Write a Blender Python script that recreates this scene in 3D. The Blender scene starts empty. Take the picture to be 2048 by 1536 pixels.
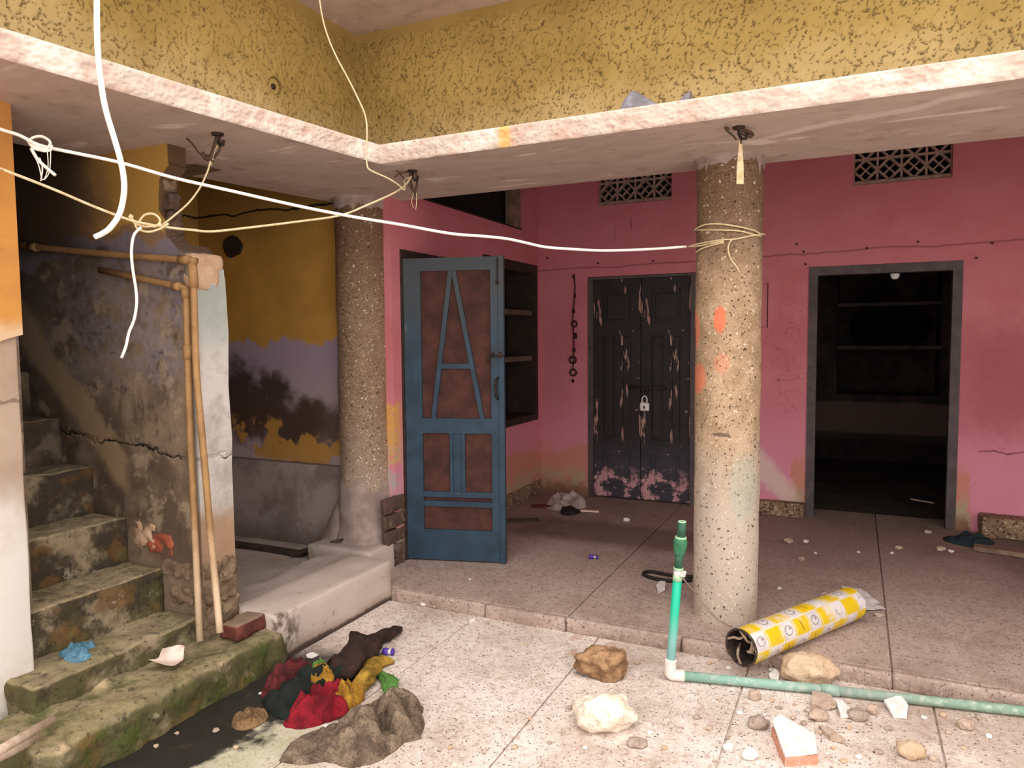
import bpy, bmesh, math, random
import numpy as np
from mathutils import Vector, Matrix, noise as mn
SC = bpy.context.scene
COL = SC.collection
# ------------------------------------------------------------------ camera
FPX, CH = 1450.0, 1.5
yaw, pitch, roll = math.radians(25.3), math.radians(-3.7), math.radians(-0.48)
cF = np.array([-math.sin(yaw)*math.cos(pitch), math.cos(yaw)*math.cos(pitch), math.sin(pitch)])
r0 = np.array([math.cos(yaw), math.sin(yaw), 0.0]); u0 = np.cross(r0, cF)
cR = r0*math.cos(roll)+u0*math.sin(roll); cU = -r0*math.sin(roll)+u0*math.cos(roll)
cam = bpy.data.cameras.new('camera'); camo = bpy.data.objects.new('camera', cam); COL.objects.link(camo)
cam.sensor_width = 36; cam.lens = FPX/2048*36; cam.clip_start = .05
m = Matrix.Identity(4)
for i in range(3):
    m[i][0] = cR[i]; m[i][1] = cU[i]; m[i][2] = -cF[i]
m[2][3] = CH
camo.matrix_world = m
SC.camera = camo
# ------------------------------------------------------------------ world: overcast sky
w = bpy.data.worlds.new('overcast_sky'); SC.world = w; w.use_nodes = True
w.node_tree.nodes['Background'].inputs[0].default_value = (1.0, .965, .92, 1)
w.node_tree.nodes['Background'].inputs[1].default_value = 1.5
sun = bpy.data.lights.new('veiled_sun', 'SUN'); sun.energy = .5; sun.angle = math.radians(50); sun.color = (1, .95, .88)
suno = bpy.data.objects.new('veiled_sun', sun); COL.objects.link(suno); suno.rotation_euler = (math.radians(22), math.radians(4), 0)
SC.view_settings.view_transform = 'Standard'; SC.view_settings.look = 'None'
SC.view_settings.gamma = 1; SC.view_settings.use_curve_mapping = False
SC.view_settings.exposure = 0.86
try:
    SC.cycles.use_denoising = True; SC.cycles.max_bounces = 10; SC.cycles.diffuse_bounces = 8
except Exception: pass
# ------------------------------------------------------------------ pixel rays of the 2048x1536 frame
CAMP = np.array([0, 0, CH])
def ray(px, py): return cF*FPX+cR*(px-1024)-cU*(py-768)
def atz(px, py, z=0.0):
    d = ray(px, py); return CAMP+d*((z-CH)/d[2])
def aty(px, py, Y):
    d = ray(px, py); return CAMP+d*(Y/d[1])
def atx(px, py, X):
    d = ray(px, py); return CAMP+d*(X/d[0])
def atp(px, py, p, n):
    d = ray(px, py); n = np.array(n, float); return CAMP+d*(((np.array(p, float)-CAMP)@n)/(d@n))
CZ = -.07          # courtyard floor; verandah floor is 0
# ------------------------------------------------------------------ material kit
def lin(h):
    h = h.lstrip('#'); v = [int(h[i:i+2], 16)/255 for i in (0, 2, 4)]
    return tuple((c/12.92 if c <= .04045 else ((c+.055)/1.055)**2.4) for c in v)+(1.0,)
class S:
    def __init__(s, b, k): s.b, s.k = b, k
    def _m(s, op, o, rev=False):
        n = s.b.nt.nodes.new('ShaderNodeMath'); n.operation = op
        a, c = (o, s) if rev else (s, o)
        for i, v in enumerate((a, c)):
            if isinstance(v, S): s.b.nt.links.new(v.k, n.inputs[i])
            else: n.inputs[i].default_value = v
        return S(s.b, n.outputs[0])
    def __add__(s, o): return s._m('ADD', o)
    __radd__ = __add__
    def __sub__(s, o): return s._m('SUBTRACT', o)
    def __rsub__(s, o): return s._m('SUBTRACT', o, True)
    def __mul__(s, o): return s._m('MULTIPLY', o)
    __rmul__ = __mul__
    def max(s, o): return s._m('MAXIMUM', o)
    def min(s, o): return s._m('MINIMUM', o)
    def abs(s): return s._m('ABSOLUTE', 0.0)
    def step(s, lo, hi):
        n = s.b.nt.nodes.new('ShaderNodeMapRange'); n.interpolation_type = 'SMOOTHSTEP'
        if lo > hi:
            n.inputs[1].default_value, n.inputs[2].default_value, n.inputs[3].default_value, n.inputs[4].default_value = hi, lo, 1, 0
        else:
            n.inputs[1].default_value, n.inputs[2].default_value = lo, hi
        s.b.nt.links.new(s.k, n.inputs[0]); return S(s.b, n.outputs[0])
class B:
    def __init__(b, nt):
        b.nt = nt
        g = nt.nodes.new('ShaderNodeNewGeometry'); b.pos = g.outputs['Position']; b.nrm = g.outputs['Normal']
        t = nt.nodes.new('ShaderNodeTexCoord'); b.obj = t.outputs['Object']; b.uv = t.outputs['UV']
    def xyz(b, v=None):
        n = b.nt.nodes.new('ShaderNodeSeparateXYZ'); b.nt.links.new(v or b.pos, n.inputs[0]); return [S(b, o) for o in n.outputs]
    def vec(b, x, y, z):
        n = b.nt.nodes.new('ShaderNodeCombineXYZ')
        for i, v in enumerate((x, y, z)):
            if isinstance(v, S): b.nt.links.new(v.k, n.inputs[i])
            else: n.inputs[i].default_value = v
        return n.outputs[0]
    def sc(b, sx, sy, sz, v=None):
        n = b.nt.nodes.new('ShaderNodeVectorMath'); n.operation = 'MULTIPLY'
        b.nt.links.new(v or b.pos, n.inputs[0]); n.inputs[1].default_value = (sx, sy, sz); return n.outputs[0]
    def noise(b, s, d=4, r=.55, v=None, dist=0.0, off=0.0):
        n = b.nt.nodes.new('ShaderNodeTexNoise'); n.noise_dimensions = '4D'
        n.inputs['W'].default_value = off
        n.inputs['Scale'].default_value = s; n.inputs['Detail'].default_value = d; n.inputs['Roughness'].default_value = r; n.inputs['Distortion'].default_value = dist
        b.nt.links.new(v or b.pos, n.inputs['Vector']); return S(b, n.outputs[0])
    def vor(b, s, v=None, feat='F1', rnd=1.0):
        n = b.nt.nodes.new('ShaderNodeTexVoronoi'); n.feature = feat
        n.inputs['Scale'].default_value = s; n.inputs['Randomness'].default_value = rnd
        b.nt.links.new(v or b.pos, n.inputs['Vector'])
        if feat == 'DISTANCE_TO_EDGE': return S(b, n.outputs['Distance']), None
        cs = b.nt.nodes.new('ShaderNodeSeparateColor'); b.nt.links.new(n.outputs['Color'], cs.inputs[0])
        return S(b, n.outputs['Distance']), S(b, cs.outputs[0])
    def mix(b, a, c, f):
        n = b.nt.nodes.new('ShaderNodeMix'); n.data_type = 'RGBA'
        for k, v in ((6, a), (7, c)):
            if isinstance(v, S): b.nt.links.new(v.k, n.inputs[k])
            else: n.inputs[k].default_value = lin(v) if isinstance(v, str) else v
        if isinstance(f, S): b.nt.links.new(f.k, n.inputs[0])
        else: n.inputs[0].default_value = f
        return S(b, n.outputs[2])
    def wob(b, a, s, v=None):
        n = b.nt.nodes.new('ShaderNodeTexNoise'); n.inputs['Scale'].default_value = s; n.inputs['Detail'].default_value = 2
        b.nt.links.new(v or b.pos, n.inputs['Vector'])
        m1 = b.nt.nodes.new('ShaderNodeVectorMath'); m1.operation = 'MULTIPLY_ADD'; b.nt.links.new(n.outputs['Color'], m1.inputs[0]); m1.inputs[1].default_value = (a*4, a*4, a*4)
        b.nt.links.new(v or b.pos, m1.inputs[2]); return m1.outputs[0]
    def box(b, c, x0, x1, soft):
        return c.step(x0-soft, x0+soft)*c.step(x1+soft, x1-soft)
MATS = {}
def M(name, fn, rough=.85, metal=0.0, spec=.3):
    mt = bpy.data.materials.new(name); mt.use_nodes = True; nt = mt.node_tree
    p = nt.nodes['Principled BSDF']; b = B(nt)
    p.inputs['Roughness'].default_value = rough; p.inputs['Metallic'].default_value = metal
    p.inputs['Specular IOR Level'].default_value = spec
    out = fn(b)
    if not isinstance(out, dict): out = {'c': out}
    c = out['c']
    if isinstance(c, S): nt.links.new(c.k, p.inputs['Base Color'])
    else: p.inputs['Base Color'].default_value = lin(c)
    if 'r' in out: nt.links.new(out['r'].k, p.inputs['Roughness'])
    if 'a' in out: p.inputs['Alpha'].default_value = out['a']
    if 'h' in out:
        bp = nt.nodes.new('ShaderNodeBump'); bp.inputs['Strength'].default_value = out.get('hs', .6); bp.inputs['Distance'].default_value = out.get('hd', .01)
        nt.links.new(out['h'].k, bp.inputs['Height']); nt.links.new(bp.outputs[0], p.inputs['Normal'])
    MATS[name] = mt; return mt
def simple(name, col, col2=None, scale=25, rough=.7, bump=.3, hd=.003, metal=0.0, obj=True, spec=.3):
    def f(b):
        v = b.obj if obj else b.pos
        n = b.noise(scale, 5, .6, v)
        c = b.mix(col, col2 or col, n.step(.35, .68))
        return {'c': c, 'h': n, 'hs': bump, 'hd': hd}
    return M(name, f, rough, metal, spec)
# ------------------------------------------------------------------ materials
def f_terr(b, base, dark, white, dirt, extra=None, s=95):
    wp = b.wob(.006, 60); d, r = b.vor(s, wp); g1 = b.noise(70, 4, .65); g2 = b.noise(150, 3, .6, off=3); g3 = b.noise(26, 5, .65, off=5)
    c = b.mix(base, '#a18a7c', b.noise(3.0, 5, .65).step(.4, .68)*.55)
    c = b.mix(c, white, r.step(.30, .22)*d.step(.5, .3)*.55)
    c = b.mix(c, '#9b8072', r.step(.60, .64)*d.step(.5, .3)*.5)
    c = b.mix(c, dark, r.step(.83, .86)*d.step(.52, .28)*.85)
    c = b.mix(c, dark, g1.step(.60, .66)*.7)
    c = b.mix(c, white, g2.step(.57, .65)*.6)
    c = b.mix(c, dirt, g3.step(.50, .66)*.5)
    n = b.noise(1.3, 6, .6)*.6+b.noise(5, 5, .65, off=3)*.4
    c = b.mix(c, dirt, n.step(.47, .66)*.55)
    if extra: c = extra(b, c)
    return {'c': c, 'h': g1*.6+g3*.7-d*.2, 'hs': .4, 'hd': .006, 'r': b.noise(4, 3).step(.3, .7)*.25+.6}
def ex_court(b, c):
    x, y, z = b.xyz()
    n = b.noise(5, 6, .65); n2 = b.noise(14, 5, .6, off=2)
    # greenish damp on the way to the drain, then the black wet strip along the step
    g = (x+(n-.5)*.5).step(-1.72, -1.98)*(y+(n2-.5)*.4).step(2.45, 2.1)
    c = b.mix(c, '#a3a37c', g*.6)
    edge = x+(n-.5)*.5+(n2-.5)*.22
    wet = edge.step(-2.06, -2.17)*(y+(n-.5)*.4).step(2.98, 2.66)
    c = b.mix(c, '#120e0c', wet*.97)
    c = b.mix(c, '#453626', wet*n2.step(.56, .68)*.6)
    c = b.mix(c, '#96765f', (x+(n-.5)*.5).step(.1, 1.2)*.6)
    rust = b.noise(6, 4, off=9).step(.62, .72)*b.box(y, 3.2, 3.6, .1)
    c = b.mix(c, '#a5714a', rust*.5)
    return c
def ex_ver(b, c):
    x, y, z = b.xyz(); n = b.noise(4, 6, .65, off=4)
    c = b.mix(c, '#57443c', b.box(y+n*.4, 5.15, 5.75, .12)*b.box(x+n*.5, -2.2, -.6, .25)*.7)
    c = b.mix(c, '#6b554b', (y+n*.5).step(4.2, 6.6)*.5)
    c = b.mix(c, '#3b2f2a', (x+n*.6).step(.9, 1.6)*(y+n*.4).step(4.6, 5.4)*.7)  # far right corner tinted dark, shade painted into the floor colour
    return c
M('terrazzo_courtyard', lambda b: f_terr(b, '#dccdc4', '#45332b', '#f2eae4', '#9c8272', ex_court))
M('terrazzo_verandah', lambda b: f_terr(b, '#b09a90', '#4a372f', '#d0c2b8', '#7a6157', ex_ver))
def f_col(b):
    x, y, z = b.xyz(); wp = b.wob(.008, 50); d, r = b.vor(62, wp); n = b.noise(5, 6, .65); zz = z+(n-.5)*.7
    g1 = b.noise(60, 4, .65); g2 = b.noise(140, 3, .6, off=3)
    c = b.mix('#9c8063', '#b5997c', b.noise(9, 5, off=2).step(.35, .65))
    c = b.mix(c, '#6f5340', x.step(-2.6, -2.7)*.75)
    c = b.mix(c, '#664a35', zz.step(1.55, 2.2)*.92)  # top darkened: brown staining plus canopy shade put into the colour
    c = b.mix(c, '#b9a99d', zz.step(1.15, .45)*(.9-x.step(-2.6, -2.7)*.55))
    c = b.mix(c, '#7a5f46', g1.step(.52, .66)*zz.step(.5, 1.1)*.7)
    c = b.mix(c, '#e0cfb6', g2.step(.56, .66)*(.65-zz.step(1.5, 2.1)*.3))
    c = b.mix(c, '#2d2018', r.step(.78, .81)*d.step(.42, .22)*.9)
    c = b.mix(c, '#3a2a20', g1.step(.63, .68)*.75)
    c = b.mix(c, '#e6d8c3', r.step(.10, .08)*d.step(.42, .3)*.6)
    c = b.mix(c, '#b3a294', b.noise(3, 5, .7, b.sc(9, 9, 1.1), off=1).step(.60, .70)*zz.step(2.1, 2.3)*.8)
    return {'c': c, 'h': g1*.7+n-d*.3, 'hs': .5, 'hd': .006}
def f_col_front(b):
    o = f_col(b); x, y, z = b.xyz(); c = o['c']; n = b.noise(16, 5, .6, off=7)
    def spot(cx, cz, rx, rz):
        u = (x-cx)*(1/rx); v = (z-cz)*(1/rz); q = u*u+v*v+(n-.5)*1.4
        return q.step(1.1, .35)
    for cx, cz, rx, rz, k in ((-.62, 1.58, .035, .075, .8), (-.755, 1.53, .03, .12, .6), (-.735, 1.28, .05, .09, .6), (-.61, 1.36, .05, .06, .28)):
        c = b.mix(c, '#e2724f', spot(cx, cz, rx, rz)*k)
    c = b.mix(c, '#5a4a40', spot(-.61, .995, .05, .012)*.8)
    c = b.mix(c, '#98aa9c', spot(-.50, .72, .07, .2)*.35)
    o['c'] = c; return o
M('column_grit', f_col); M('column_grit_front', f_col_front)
def f_plaster_flare(b):
    n = b.noise(9, 6, .65); return {'c': b.mix('#86736b', '#a8958b', n.step(.35, .7)), 'h': n, 'hs': .4, 'hd': .02}
M('grey_plaster_flare', f_plaster_flare)
def f_yellow(b):
    n = b.noise(2.2, 5, .6); n2 = b.noise(40, 4, .6)
    x, y, z = b.xyz()
    c = b.mix('#a2864a', '#8e733a', n.step(.35, .7))
    c = b.mix(c, '#b8a074', (z+n*.5).step(3.25, 2.85)*.65)
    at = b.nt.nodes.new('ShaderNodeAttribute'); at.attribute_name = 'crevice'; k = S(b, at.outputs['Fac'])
    c = b.mix(c, '#4d3818', k*.85)  # grooves painted dark: shadow under the plaster lips, with some dirt
    c = b.mix(c, '#7d6132', n2.step(.60, .72)*.4)
    return {'c': c, 'h': n2+b.noise(110, 3)*.6, 'hs': .35, 'hd': .006}
M('stucco_yellow', f_yellow, .8)
def f_fascia(b):
    n = b.noise(30, 5, .7); d, r = b.vor(60); x, y, z = b.xyz()
    c = b.mix('#c4b2a5', '#bfa091', b.noise(7, 4).step(.4, .65))
    c = b.mix(c, '#dccfc4', b.noise(4, 3, off=4).step(.45, .6)*.7)
    c = b.mix(c, '#a06c50', b.noise(45, 5, .7, b.sc(.6, .6, 1.3), off=1).step(.60, .70)*.75)
    c = b.mix(c, '#e8a954', b.box(x+n*.06, -1.52, -1.46, .02)*y.step(3.0, 3.1)*.8)
    c = b.mix(c, '#d9a566', b.noise(3.5, 3, .6, b.sc(1, 1, .2), off=6).step(.6, .72)*.6)
    return {'c': c, 'h': d*.6+n, 'hs': .7, 'hd': .006}
M('fascia_pebbledash', f_fascia)
def f_soffit(b):
    n = b.noise(2.2, 6, .6, b.sc(.7, 2.2, 1), dist=1.2); n2 = b.noise(7, 5, .65, off=3)
    c = b.mix('#b49f93', '#c4b0a4', n.step(.3, .62))
    c = b.mix(c, '#e6d9cf', b.noise(1.7, 4, .5, b.sc(.8, 2.6, 1), dist=1.6, off=8).step(.62, .7)*.75)
    x, y, z = b.xyz(); wv = y-3.40+(x-.05)*.32+(b.noise(3, 3, off=12)-.5)*.22
    c = b.mix(c, '#dccdc2', wv.abs().step(.055, .015)*b.box(x, -.42, .42, .08)*.8)
    c = b.mix(c, '#8d7366', n2.step(.52, .72)*.55)
    return {'c': c, 'h': n+n2*.5, 'hs': .25, 'hd': .02}
M('soffit_plaster', f_soffit)
def crackmask(b, coords, wdt):
    return coords.abs().step(wdt, wdt*.35)
def f_pink(b):
    x, y, z = b.xyz(); n = b.noise(3, 6, .6); n2 = b.noise(9, 6, .65, off=2); n3 = b.noise(30, 4, .6, off=5)
    c = b.mix('#c06e75', '#ca7b83', n.step(.35, .65))
    c = b.mix(c, '#a65a62', (z+n*.6).step(2.1, 3.1)*.5)  # top tinted darker, the beam's shade put into the pink
    c = b.mix(c, '#dd93ae', (z+n*.8).step(1.6, .7)*.55)  # lighter low down, the better-lit part of the wall painted in
    c = b.mix(c, '#a4505a', n2.step(.58, .75)*.35)
    # rubbed brown patch right of the doorway
    c = b.mix(c, '#a0535a', b.box(x+n2*.3, .85, 1.5, .2)*b.box(z+n2*.4, .95, 1.75, .2)*.7)
    # damp band near the floor
    reg = (y.step(6.36, 6.30)).max(b.box(x+(n2-.5)*.3, -2.9, -2.22, .06)).max(b.box(x+(n2-.5)*.12, -.47, -.33, .03)).max(b.box(x+(n2-.5)*.12, .70, .83, .03))
    low = (z+n*.35+n2*.28)+(1.0-reg)*.5
    c = b.mix(c, '#bd8058', low.step(.86, .70)*.7*reg)
    c = b.mix(c, '#a99b80', low.step(.66, .5)*n2.step(.42, .58)*.85)
    c = b.mix(c, '#7d5c44', low.step(.5, .34)*.85)
    # bare pale patch beside the front column
    dd = ((x+.62)*1.0+(z-.32)*.85).abs()+(n2-.5)*.25
    c = b.mix(c, '#d8bcb2', dd.step(.16, .05)*y.step(6.2, 6.3)*b.box(x, -.85, -.40, .06)*b.box(z, .1, .75, .08)*.85)
    # orange peel of the lower jamb strip next to the left column
    jam = b.box(y+n2*.1, 3.7, 4.06, .05)*x.step(-2.60, -2.65)
    c = b.mix(c, '#d19a55', jam*b.box(z+n2*.25, .78, 1.2, .03)*n3.step(.3, .5))
    c = b.mix(c, '#a3a39a', jam*b.box(z+n2*.3, .55, 1.0, .06)*n2.step(.4, .6))
    # scribbles and a nail-height cable trace
    sc_ = b.noise(8, 2, .5, off=11); c = b.mix(c, '#5c2c3a', ((sc_-.5).abs().step(.006, .002))*b.box(x, -.62, -.36, .05)*b.box(z, .9, 1.75, .15)*y.step(6.2, 6.3)*.7)
    tr = (z-2.155+(x+.6)*(-.012)+(b.noise(2.2, 3, off=4)-.5)*.09).abs()
    c = b.mix(c, '#6d343f', tr.step(.012, .003)*y.step(6.2, 6.3)*.55)
    ck = (z-.62-(b.noise(4, 3, off=6)-.5)*.14).abs()
    c = b.mix(c, '#5a2636', ck.step(.007, .002)*b.box(x, .86, 1.15, .02)*y.step(6.2, 6.3)*.8)
    c = b.mix(c, '#4c2229', b.noise(26, 2, .4, off=12).step(.76, .79)*.8)
    c = b.mix(c, '#4a262c', b.noise(5, 3, .5, b.sc(5, 5, .6), off=13).step(.66, .72)*b.box(z, 2.35, 2.72, .1)*b.box(x, -2.1, -1.3, .1)*.6)
    return {'c': c, 'h': n+n2*.4, 'hs': .25, 'hd': .02}
M('pink_plaster', f_pink)
def f_nook(b):
    x, y, z = b.xyz(); n = b.noise(3.2, 6, .62); n2 = b.noise(8, 6, .65, off=2); n3 = b.noise(2.0, 3, .5, b.sc(1, 1, .5), off=4)
    c = b.mix('#bf9042', '#ad8138', n.step(.35, .65))
    c = b.mix(c, '#8a6a38', (z+n*.3).step(2.3, 2.6)*.6)
    low = z+(b.noise(4.5, 4, .6, b.sc(1, 1, .6), off=5)-.5)*.42-(x+3.3)*.02
    c = b.mix(c, '#9d8898', low.step(1.52, 1.48))
    c = b.mix(c, '#a9948f', low.step(1.35, 1.0)*.7)
    blk = (z-1.0+(x+3.85)*.42+(n-.5)*.95+(n2-.5)*.3).abs()
    c = b.mix(c, '#3c2b25', blk.step(.36, .12)*(x+n*.3).step(-3.0, -3.3)*.95)
    c = b.mix(c, '#4a352b', b.box(z+(n-.5)*.5, .78, 1.06, .07)*.85)
    ora = b.noise(3.6, 4, .55, off=8).step(.52, .56)*b.box(z+(n2-.5)*.2, .64, .92, .03)
    c = b.mix(c, '#b3823c', ora*.9)
    c = b.mix(c, '#a08e89', z.step(.635, .625)); c = b.mix(c, '#6f5d57', z.step(.63, .62)*n.step(.45, .6)*.7)
    c = b.mix(c, '#5a4a43', (z+n*.2).step(.34, .14)*.6)
    c = b.mix(c, '#3a2820', (z-.63).abs().step(.01, .003)*.7)
    ck = (z-2.40-(b.noise(5, 3, off=9)-.5)*.10).abs()
    c = b.mix(c, '#20150e', ck.step(.012, .004))
    return {'c': c, 'h': n+n2*.4, 'hs': .35, 'hd': .02}
M('nook_plaster', f_nook)
def f_stairwall(b):
    x, y, z = b.xyz(); n = b.noise(3, 6, .65); n2 = b.noise(10, 6, .65, off=2); n3 = b.noise(1.6, 4, .6, off=4)
    c = b.mix('#84705c', '#5a493b', n.step(.38, .58))
    c = b.mix(c, '#4a3a30', b.noise(2.6, 6, .7, b.sc(2.2, 2.2, .7), off=21).step(.5, .62)*.75)
    c = b.mix(c, '#8e8188', b.box(z+n*.4, 1.5, 2.1, .15)*n2.step(.4, .58)*.6)
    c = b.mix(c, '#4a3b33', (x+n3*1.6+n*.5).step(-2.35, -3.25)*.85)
    c = b.mix(c, '#33271f', n2.step(.56, .66)*.7)
    c = b.mix(c, '#a08b74', b.noise(5, 6, .7, off=7).step(.53, .62)*.7)
    # upper painted band, peeling
    up = z+(b.noise(4, 5, .65, off=5)-.5)*.55
    c = b.mix(c, '#8a6a4a', up.step(1.94, 1.98)*.8)
    c = b.mix(c, '#b58a42', up.step(2.03, 2.07)*(x+n*.6).step(-3.25, -2.95)*.95)
    c = b.mix(c, '#7d7280', b.box(up, 1.90, 1.99, .02)*.7)
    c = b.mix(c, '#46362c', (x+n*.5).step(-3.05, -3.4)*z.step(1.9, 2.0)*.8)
    # end face of the wall (the pier): grey-lilac
    end = x.step(-2.80, -2.765)
    e = b.mix('#a9a198', '#c4bcb6', n2.step(.35, .6)); e = b.mix(e, '#8f7f70', n.step(.5, .68)*.8)
    e = b.mix(e, '#9aa09a', (z+n*.2).step(1.45, 1.7)*.8)
    e = b.mix(e, '#a07f62', (z+n*.25).step(.86, .74)*.9)
    c = b.mix(c, e, end)
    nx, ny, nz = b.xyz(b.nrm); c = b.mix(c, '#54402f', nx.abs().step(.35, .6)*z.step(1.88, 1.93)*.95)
    # foot: bare, dark and green
    c = b.mix(c, '#7d6a58', (z+n*.35).step(.72, .5)*.6)
    c = b.mix(c, '#4b4a2a', (z+x*.0+n*.3).step(.42, .2)*n2.step(.4, .6)*.8)
    # pale mortar run beside the treads
    st = (z-(-2.72-x)*.93-.30+(n-.5)*.3)
    c = b.mix(c, '#9b8264', b.box(st, -.05, .17, .05)*x.step(-3.2, -3.3)*.8)
    ck = (z-.98-(x+3.2)*(-.10)-(b.noise(5, 4, .6, off=3)-.5)*.22).abs()
    c = b.mix(c, '#140e0b', ck.step(.009, .002)*b.noise(3, 3, off=15).step(.36, .46))
    return {'c': c, 'h': n+n2*.5-ck.step(.02, .005)*.6, 'hs': .5, 'hd': .02}
M('stair_wall_plaster', f_stairwall)
def f_step(b):
    x, y, z = b.xyz(); n = b.noise(4, 6, .65); n2 = b.noise(13, 6, .65, off=2); n3 = b.noise(34, 5, .65, off=4)
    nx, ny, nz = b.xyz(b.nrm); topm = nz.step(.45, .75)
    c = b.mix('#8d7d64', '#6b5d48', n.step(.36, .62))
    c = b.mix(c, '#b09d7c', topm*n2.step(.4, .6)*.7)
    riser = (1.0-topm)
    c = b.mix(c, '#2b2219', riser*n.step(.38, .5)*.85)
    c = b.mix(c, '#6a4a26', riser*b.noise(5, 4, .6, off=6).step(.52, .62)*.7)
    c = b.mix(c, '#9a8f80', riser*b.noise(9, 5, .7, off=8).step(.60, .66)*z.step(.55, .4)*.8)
    moss = (n*.5+n2*.5-(z*.4)).step(.36, .48)
    c = b.mix(c, '#6a6638', moss*.38)
    g = (b.noise(6, 6, .7, off=11)).step(.5, .62)*z.step(.16, .05)
    c = b.mix(c, '#3f4a16', g*.9)
    c = b.mix(c, '#d0b792', topm*b.noise(3, 4, .55, off=14).step(.55, .64)*z.step(.14, .10)*.8)
    c = b.mix(c, '#2a231b', n3.step(.55, .66)*.7)
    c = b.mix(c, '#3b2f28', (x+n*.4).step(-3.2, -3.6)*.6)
    return {'c': c, 'h': n*.5+n2*.5+n3*.35, 'hs': .9, 'hd': .025}
M('mossy_concrete', f_step, .9)
def f_plat(b):
    x, y, z = b.xyz(); n = b.noise(3.5, 6, .6); n2 = b.noise(12, 6, .65, off=2)
    c = b.mix('#b3a39a', '#9a8a80', n.step(.36, .66))
    c = b.mix(c, '#cbb9ae', (x+n*.2).step(-2.75, -2.6)*.6)
    lowf = (z+n*.16).step(.09, .0)*x.step(-2.56, -2.52)
    c = b.mix(c, '#8f7866', lowf*.8)
    c = b.mix(c, '#54443a', (y+n*.5).step(3.05, 2.82)*x.step(-2.55, -2.51)*n2.step(.42, .56)*.9)
    c = b.mix(c, '#5d5c38', (y+n*.4).step(2.92, 2.7)*(z+n*.1).step(.14, .02)*.8)
    c = b.mix(c, '#7d6a5f', n2.step(.58, .68)*.6); c = b.mix(c, '#3d2f27', (z+(n2-.5)*.05).step(-.035, -.055)*.9)
    return {'c': c, 'h': n+n2*.5, 'hs': .4, 'hd': .015}
M('cement_slab', f_plat)
def f_pillar(b):
    x, y, z = b.xyz(); n = b.noise(3, 6, .6); n2 = b.noise(11, 6, .65, off=2)
    c = b.mix('#a48b77', '#b59f8c', n.step(.35, .65))
    c = b.mix(c, '#ded8d2', (z+n*.9).step(1.45, 1.05)*.9)
    c = b.mix(c, '#c3b0a4', (z+n2*.5).step(.65, .3)*n2.step(.4, .6)*.8)
    c = b.mix(c, '#6e5a4c', (z-1.28-(b.noise(7, 3, off=5)-.5)*.12).abs().step(.006, .002)*.7)
    return {'c': c, 'h': n+n2*.4, 'hs': .4, 'hd': .015}
M('pillar_plaster', f_pillar)
def f_ochre(b):
    n = b.noise(5, 6, .6); n2 = b.noise(15, 5, .6, off=2)
    c = b.mix('#c98c44', '#b97f42', n.step(.35, .65)); c = b.mix(c, '#a5714a', n2.step(.6, .72)*.6)
    x, y, z = b.xyz(); c = b.mix(c, '#cfb08f', (z+n*.14).step(1.66, 1.60)*.9)
    return {'c': c, 'h': n+n2*.3, 'hs': .3, 'hd': .01}
M('ochre_plaster', f_ochre)
def f_brick(b):
    n = b.noise(9, 6, .65, b.obj); n2 = b.noise(40, 4, .6, b.obj)
    c = b.mix('#a3553c', '#8a4534', n.step(.35, .65)); c = b.mix(c, '#b89a86', n2.step(.6, .72)*.5)
    return {'c': c, 'h': n+n2*.6, 'hs': .6, 'hd': .008}
M('red_brick', f_brick)
def f_brick_d(b):
    n = b.noise(9, 6, .65); n2 = b.noise(40, 4, .6)
    c = b.mix('#5f4a3e', '#4a382f', n.step(.35, .65)); c = b.mix(c, '#7d6a5c', n.step(.54, .64)*.7)
    return {'c': c, 'h': n+n2*.6, 'hs': .6, 'hd': .01}
M('dull_brick', f_brick_d)
def f_brick_p(b):
    n = b.noise(9, 6, .65); n2 = b.noise(40, 4, .6)
    c = b.mix('#c2a084', '#b08a70', n.step(.35, .65)); c = b.mix(c, '#d8c3b0', n2.step(.55, .7)*.7)
    return {'c': c, 'h': n+n2*.6, 'hs': .6, 'hd': .01}
M('pale_brick', f_brick_p)
def f_wornbrick(b):
    n = b.noise(14, 6, .65, b.obj); nx, ny, nz = b.xyz(b.nrm)
    c = b.mix('#6e3a30', '#4c2722', n.step(.35, .65)); c = b.mix(c, '#8c7a66', nz.step(.5, .8)*.75); c = b.mix(c, '#b59a84', n.step(.62, .7)*.5)
    return {'c': c, 'h': n, 'hs': .7, 'hd': .01}
M('worn_red_brick', f_wornbrick)
def f_blue(b):
    n = b.noise(6, 6, .65, b.obj); n2 = b.noise(22, 5, .6, b.sc(1, 1, .35, b.obj), off=2)
    x, y, z = b.xyz(b.obj)
    c = b.mix('#2f4557', '#263746', n.step(.35, .65)); c = b.mix(c, '#47494b', (z+n*.5).step(1.5, 2.2)*.75)
    c = b.mix(c, '#36718a', b.noise(7, 4, .6, b.obj, off=5).step(.63, .7)*(z+n*.3).step(1.0, .6)*.7)
    c = b.mix(c, '#6d6d66', n2.step(.64, .74)*.5)
    c = b.mix(c, '#c9c4b8', b.noise(16, 2, .4, b.obj, off=7).step(.77, .79)*.9)
    return {'c': c, 'h': n2, 'hs': .2, 'hd': .004}
M('blue_paint', f_blue, .55)
def f_mesh(b):
    n = b.noise(7, 6, .65, b.obj); x, y, z = b.xyz(b.obj)
    c = b.mix('#55332a', '#3c2520', n.step(.35, .65)); c = b.mix(c, '#7b5a4c', b.noise(30, 4, .6, b.obj, off=3).step(.62, .75)*.5)
    return {'c': c, 'h': b.noise(120, 2, .5, b.obj), 'hs': .2, 'hd': .002}
M('rusty_gauze', f_mesh)
M('gauze_dark', f_mesh)
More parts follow.
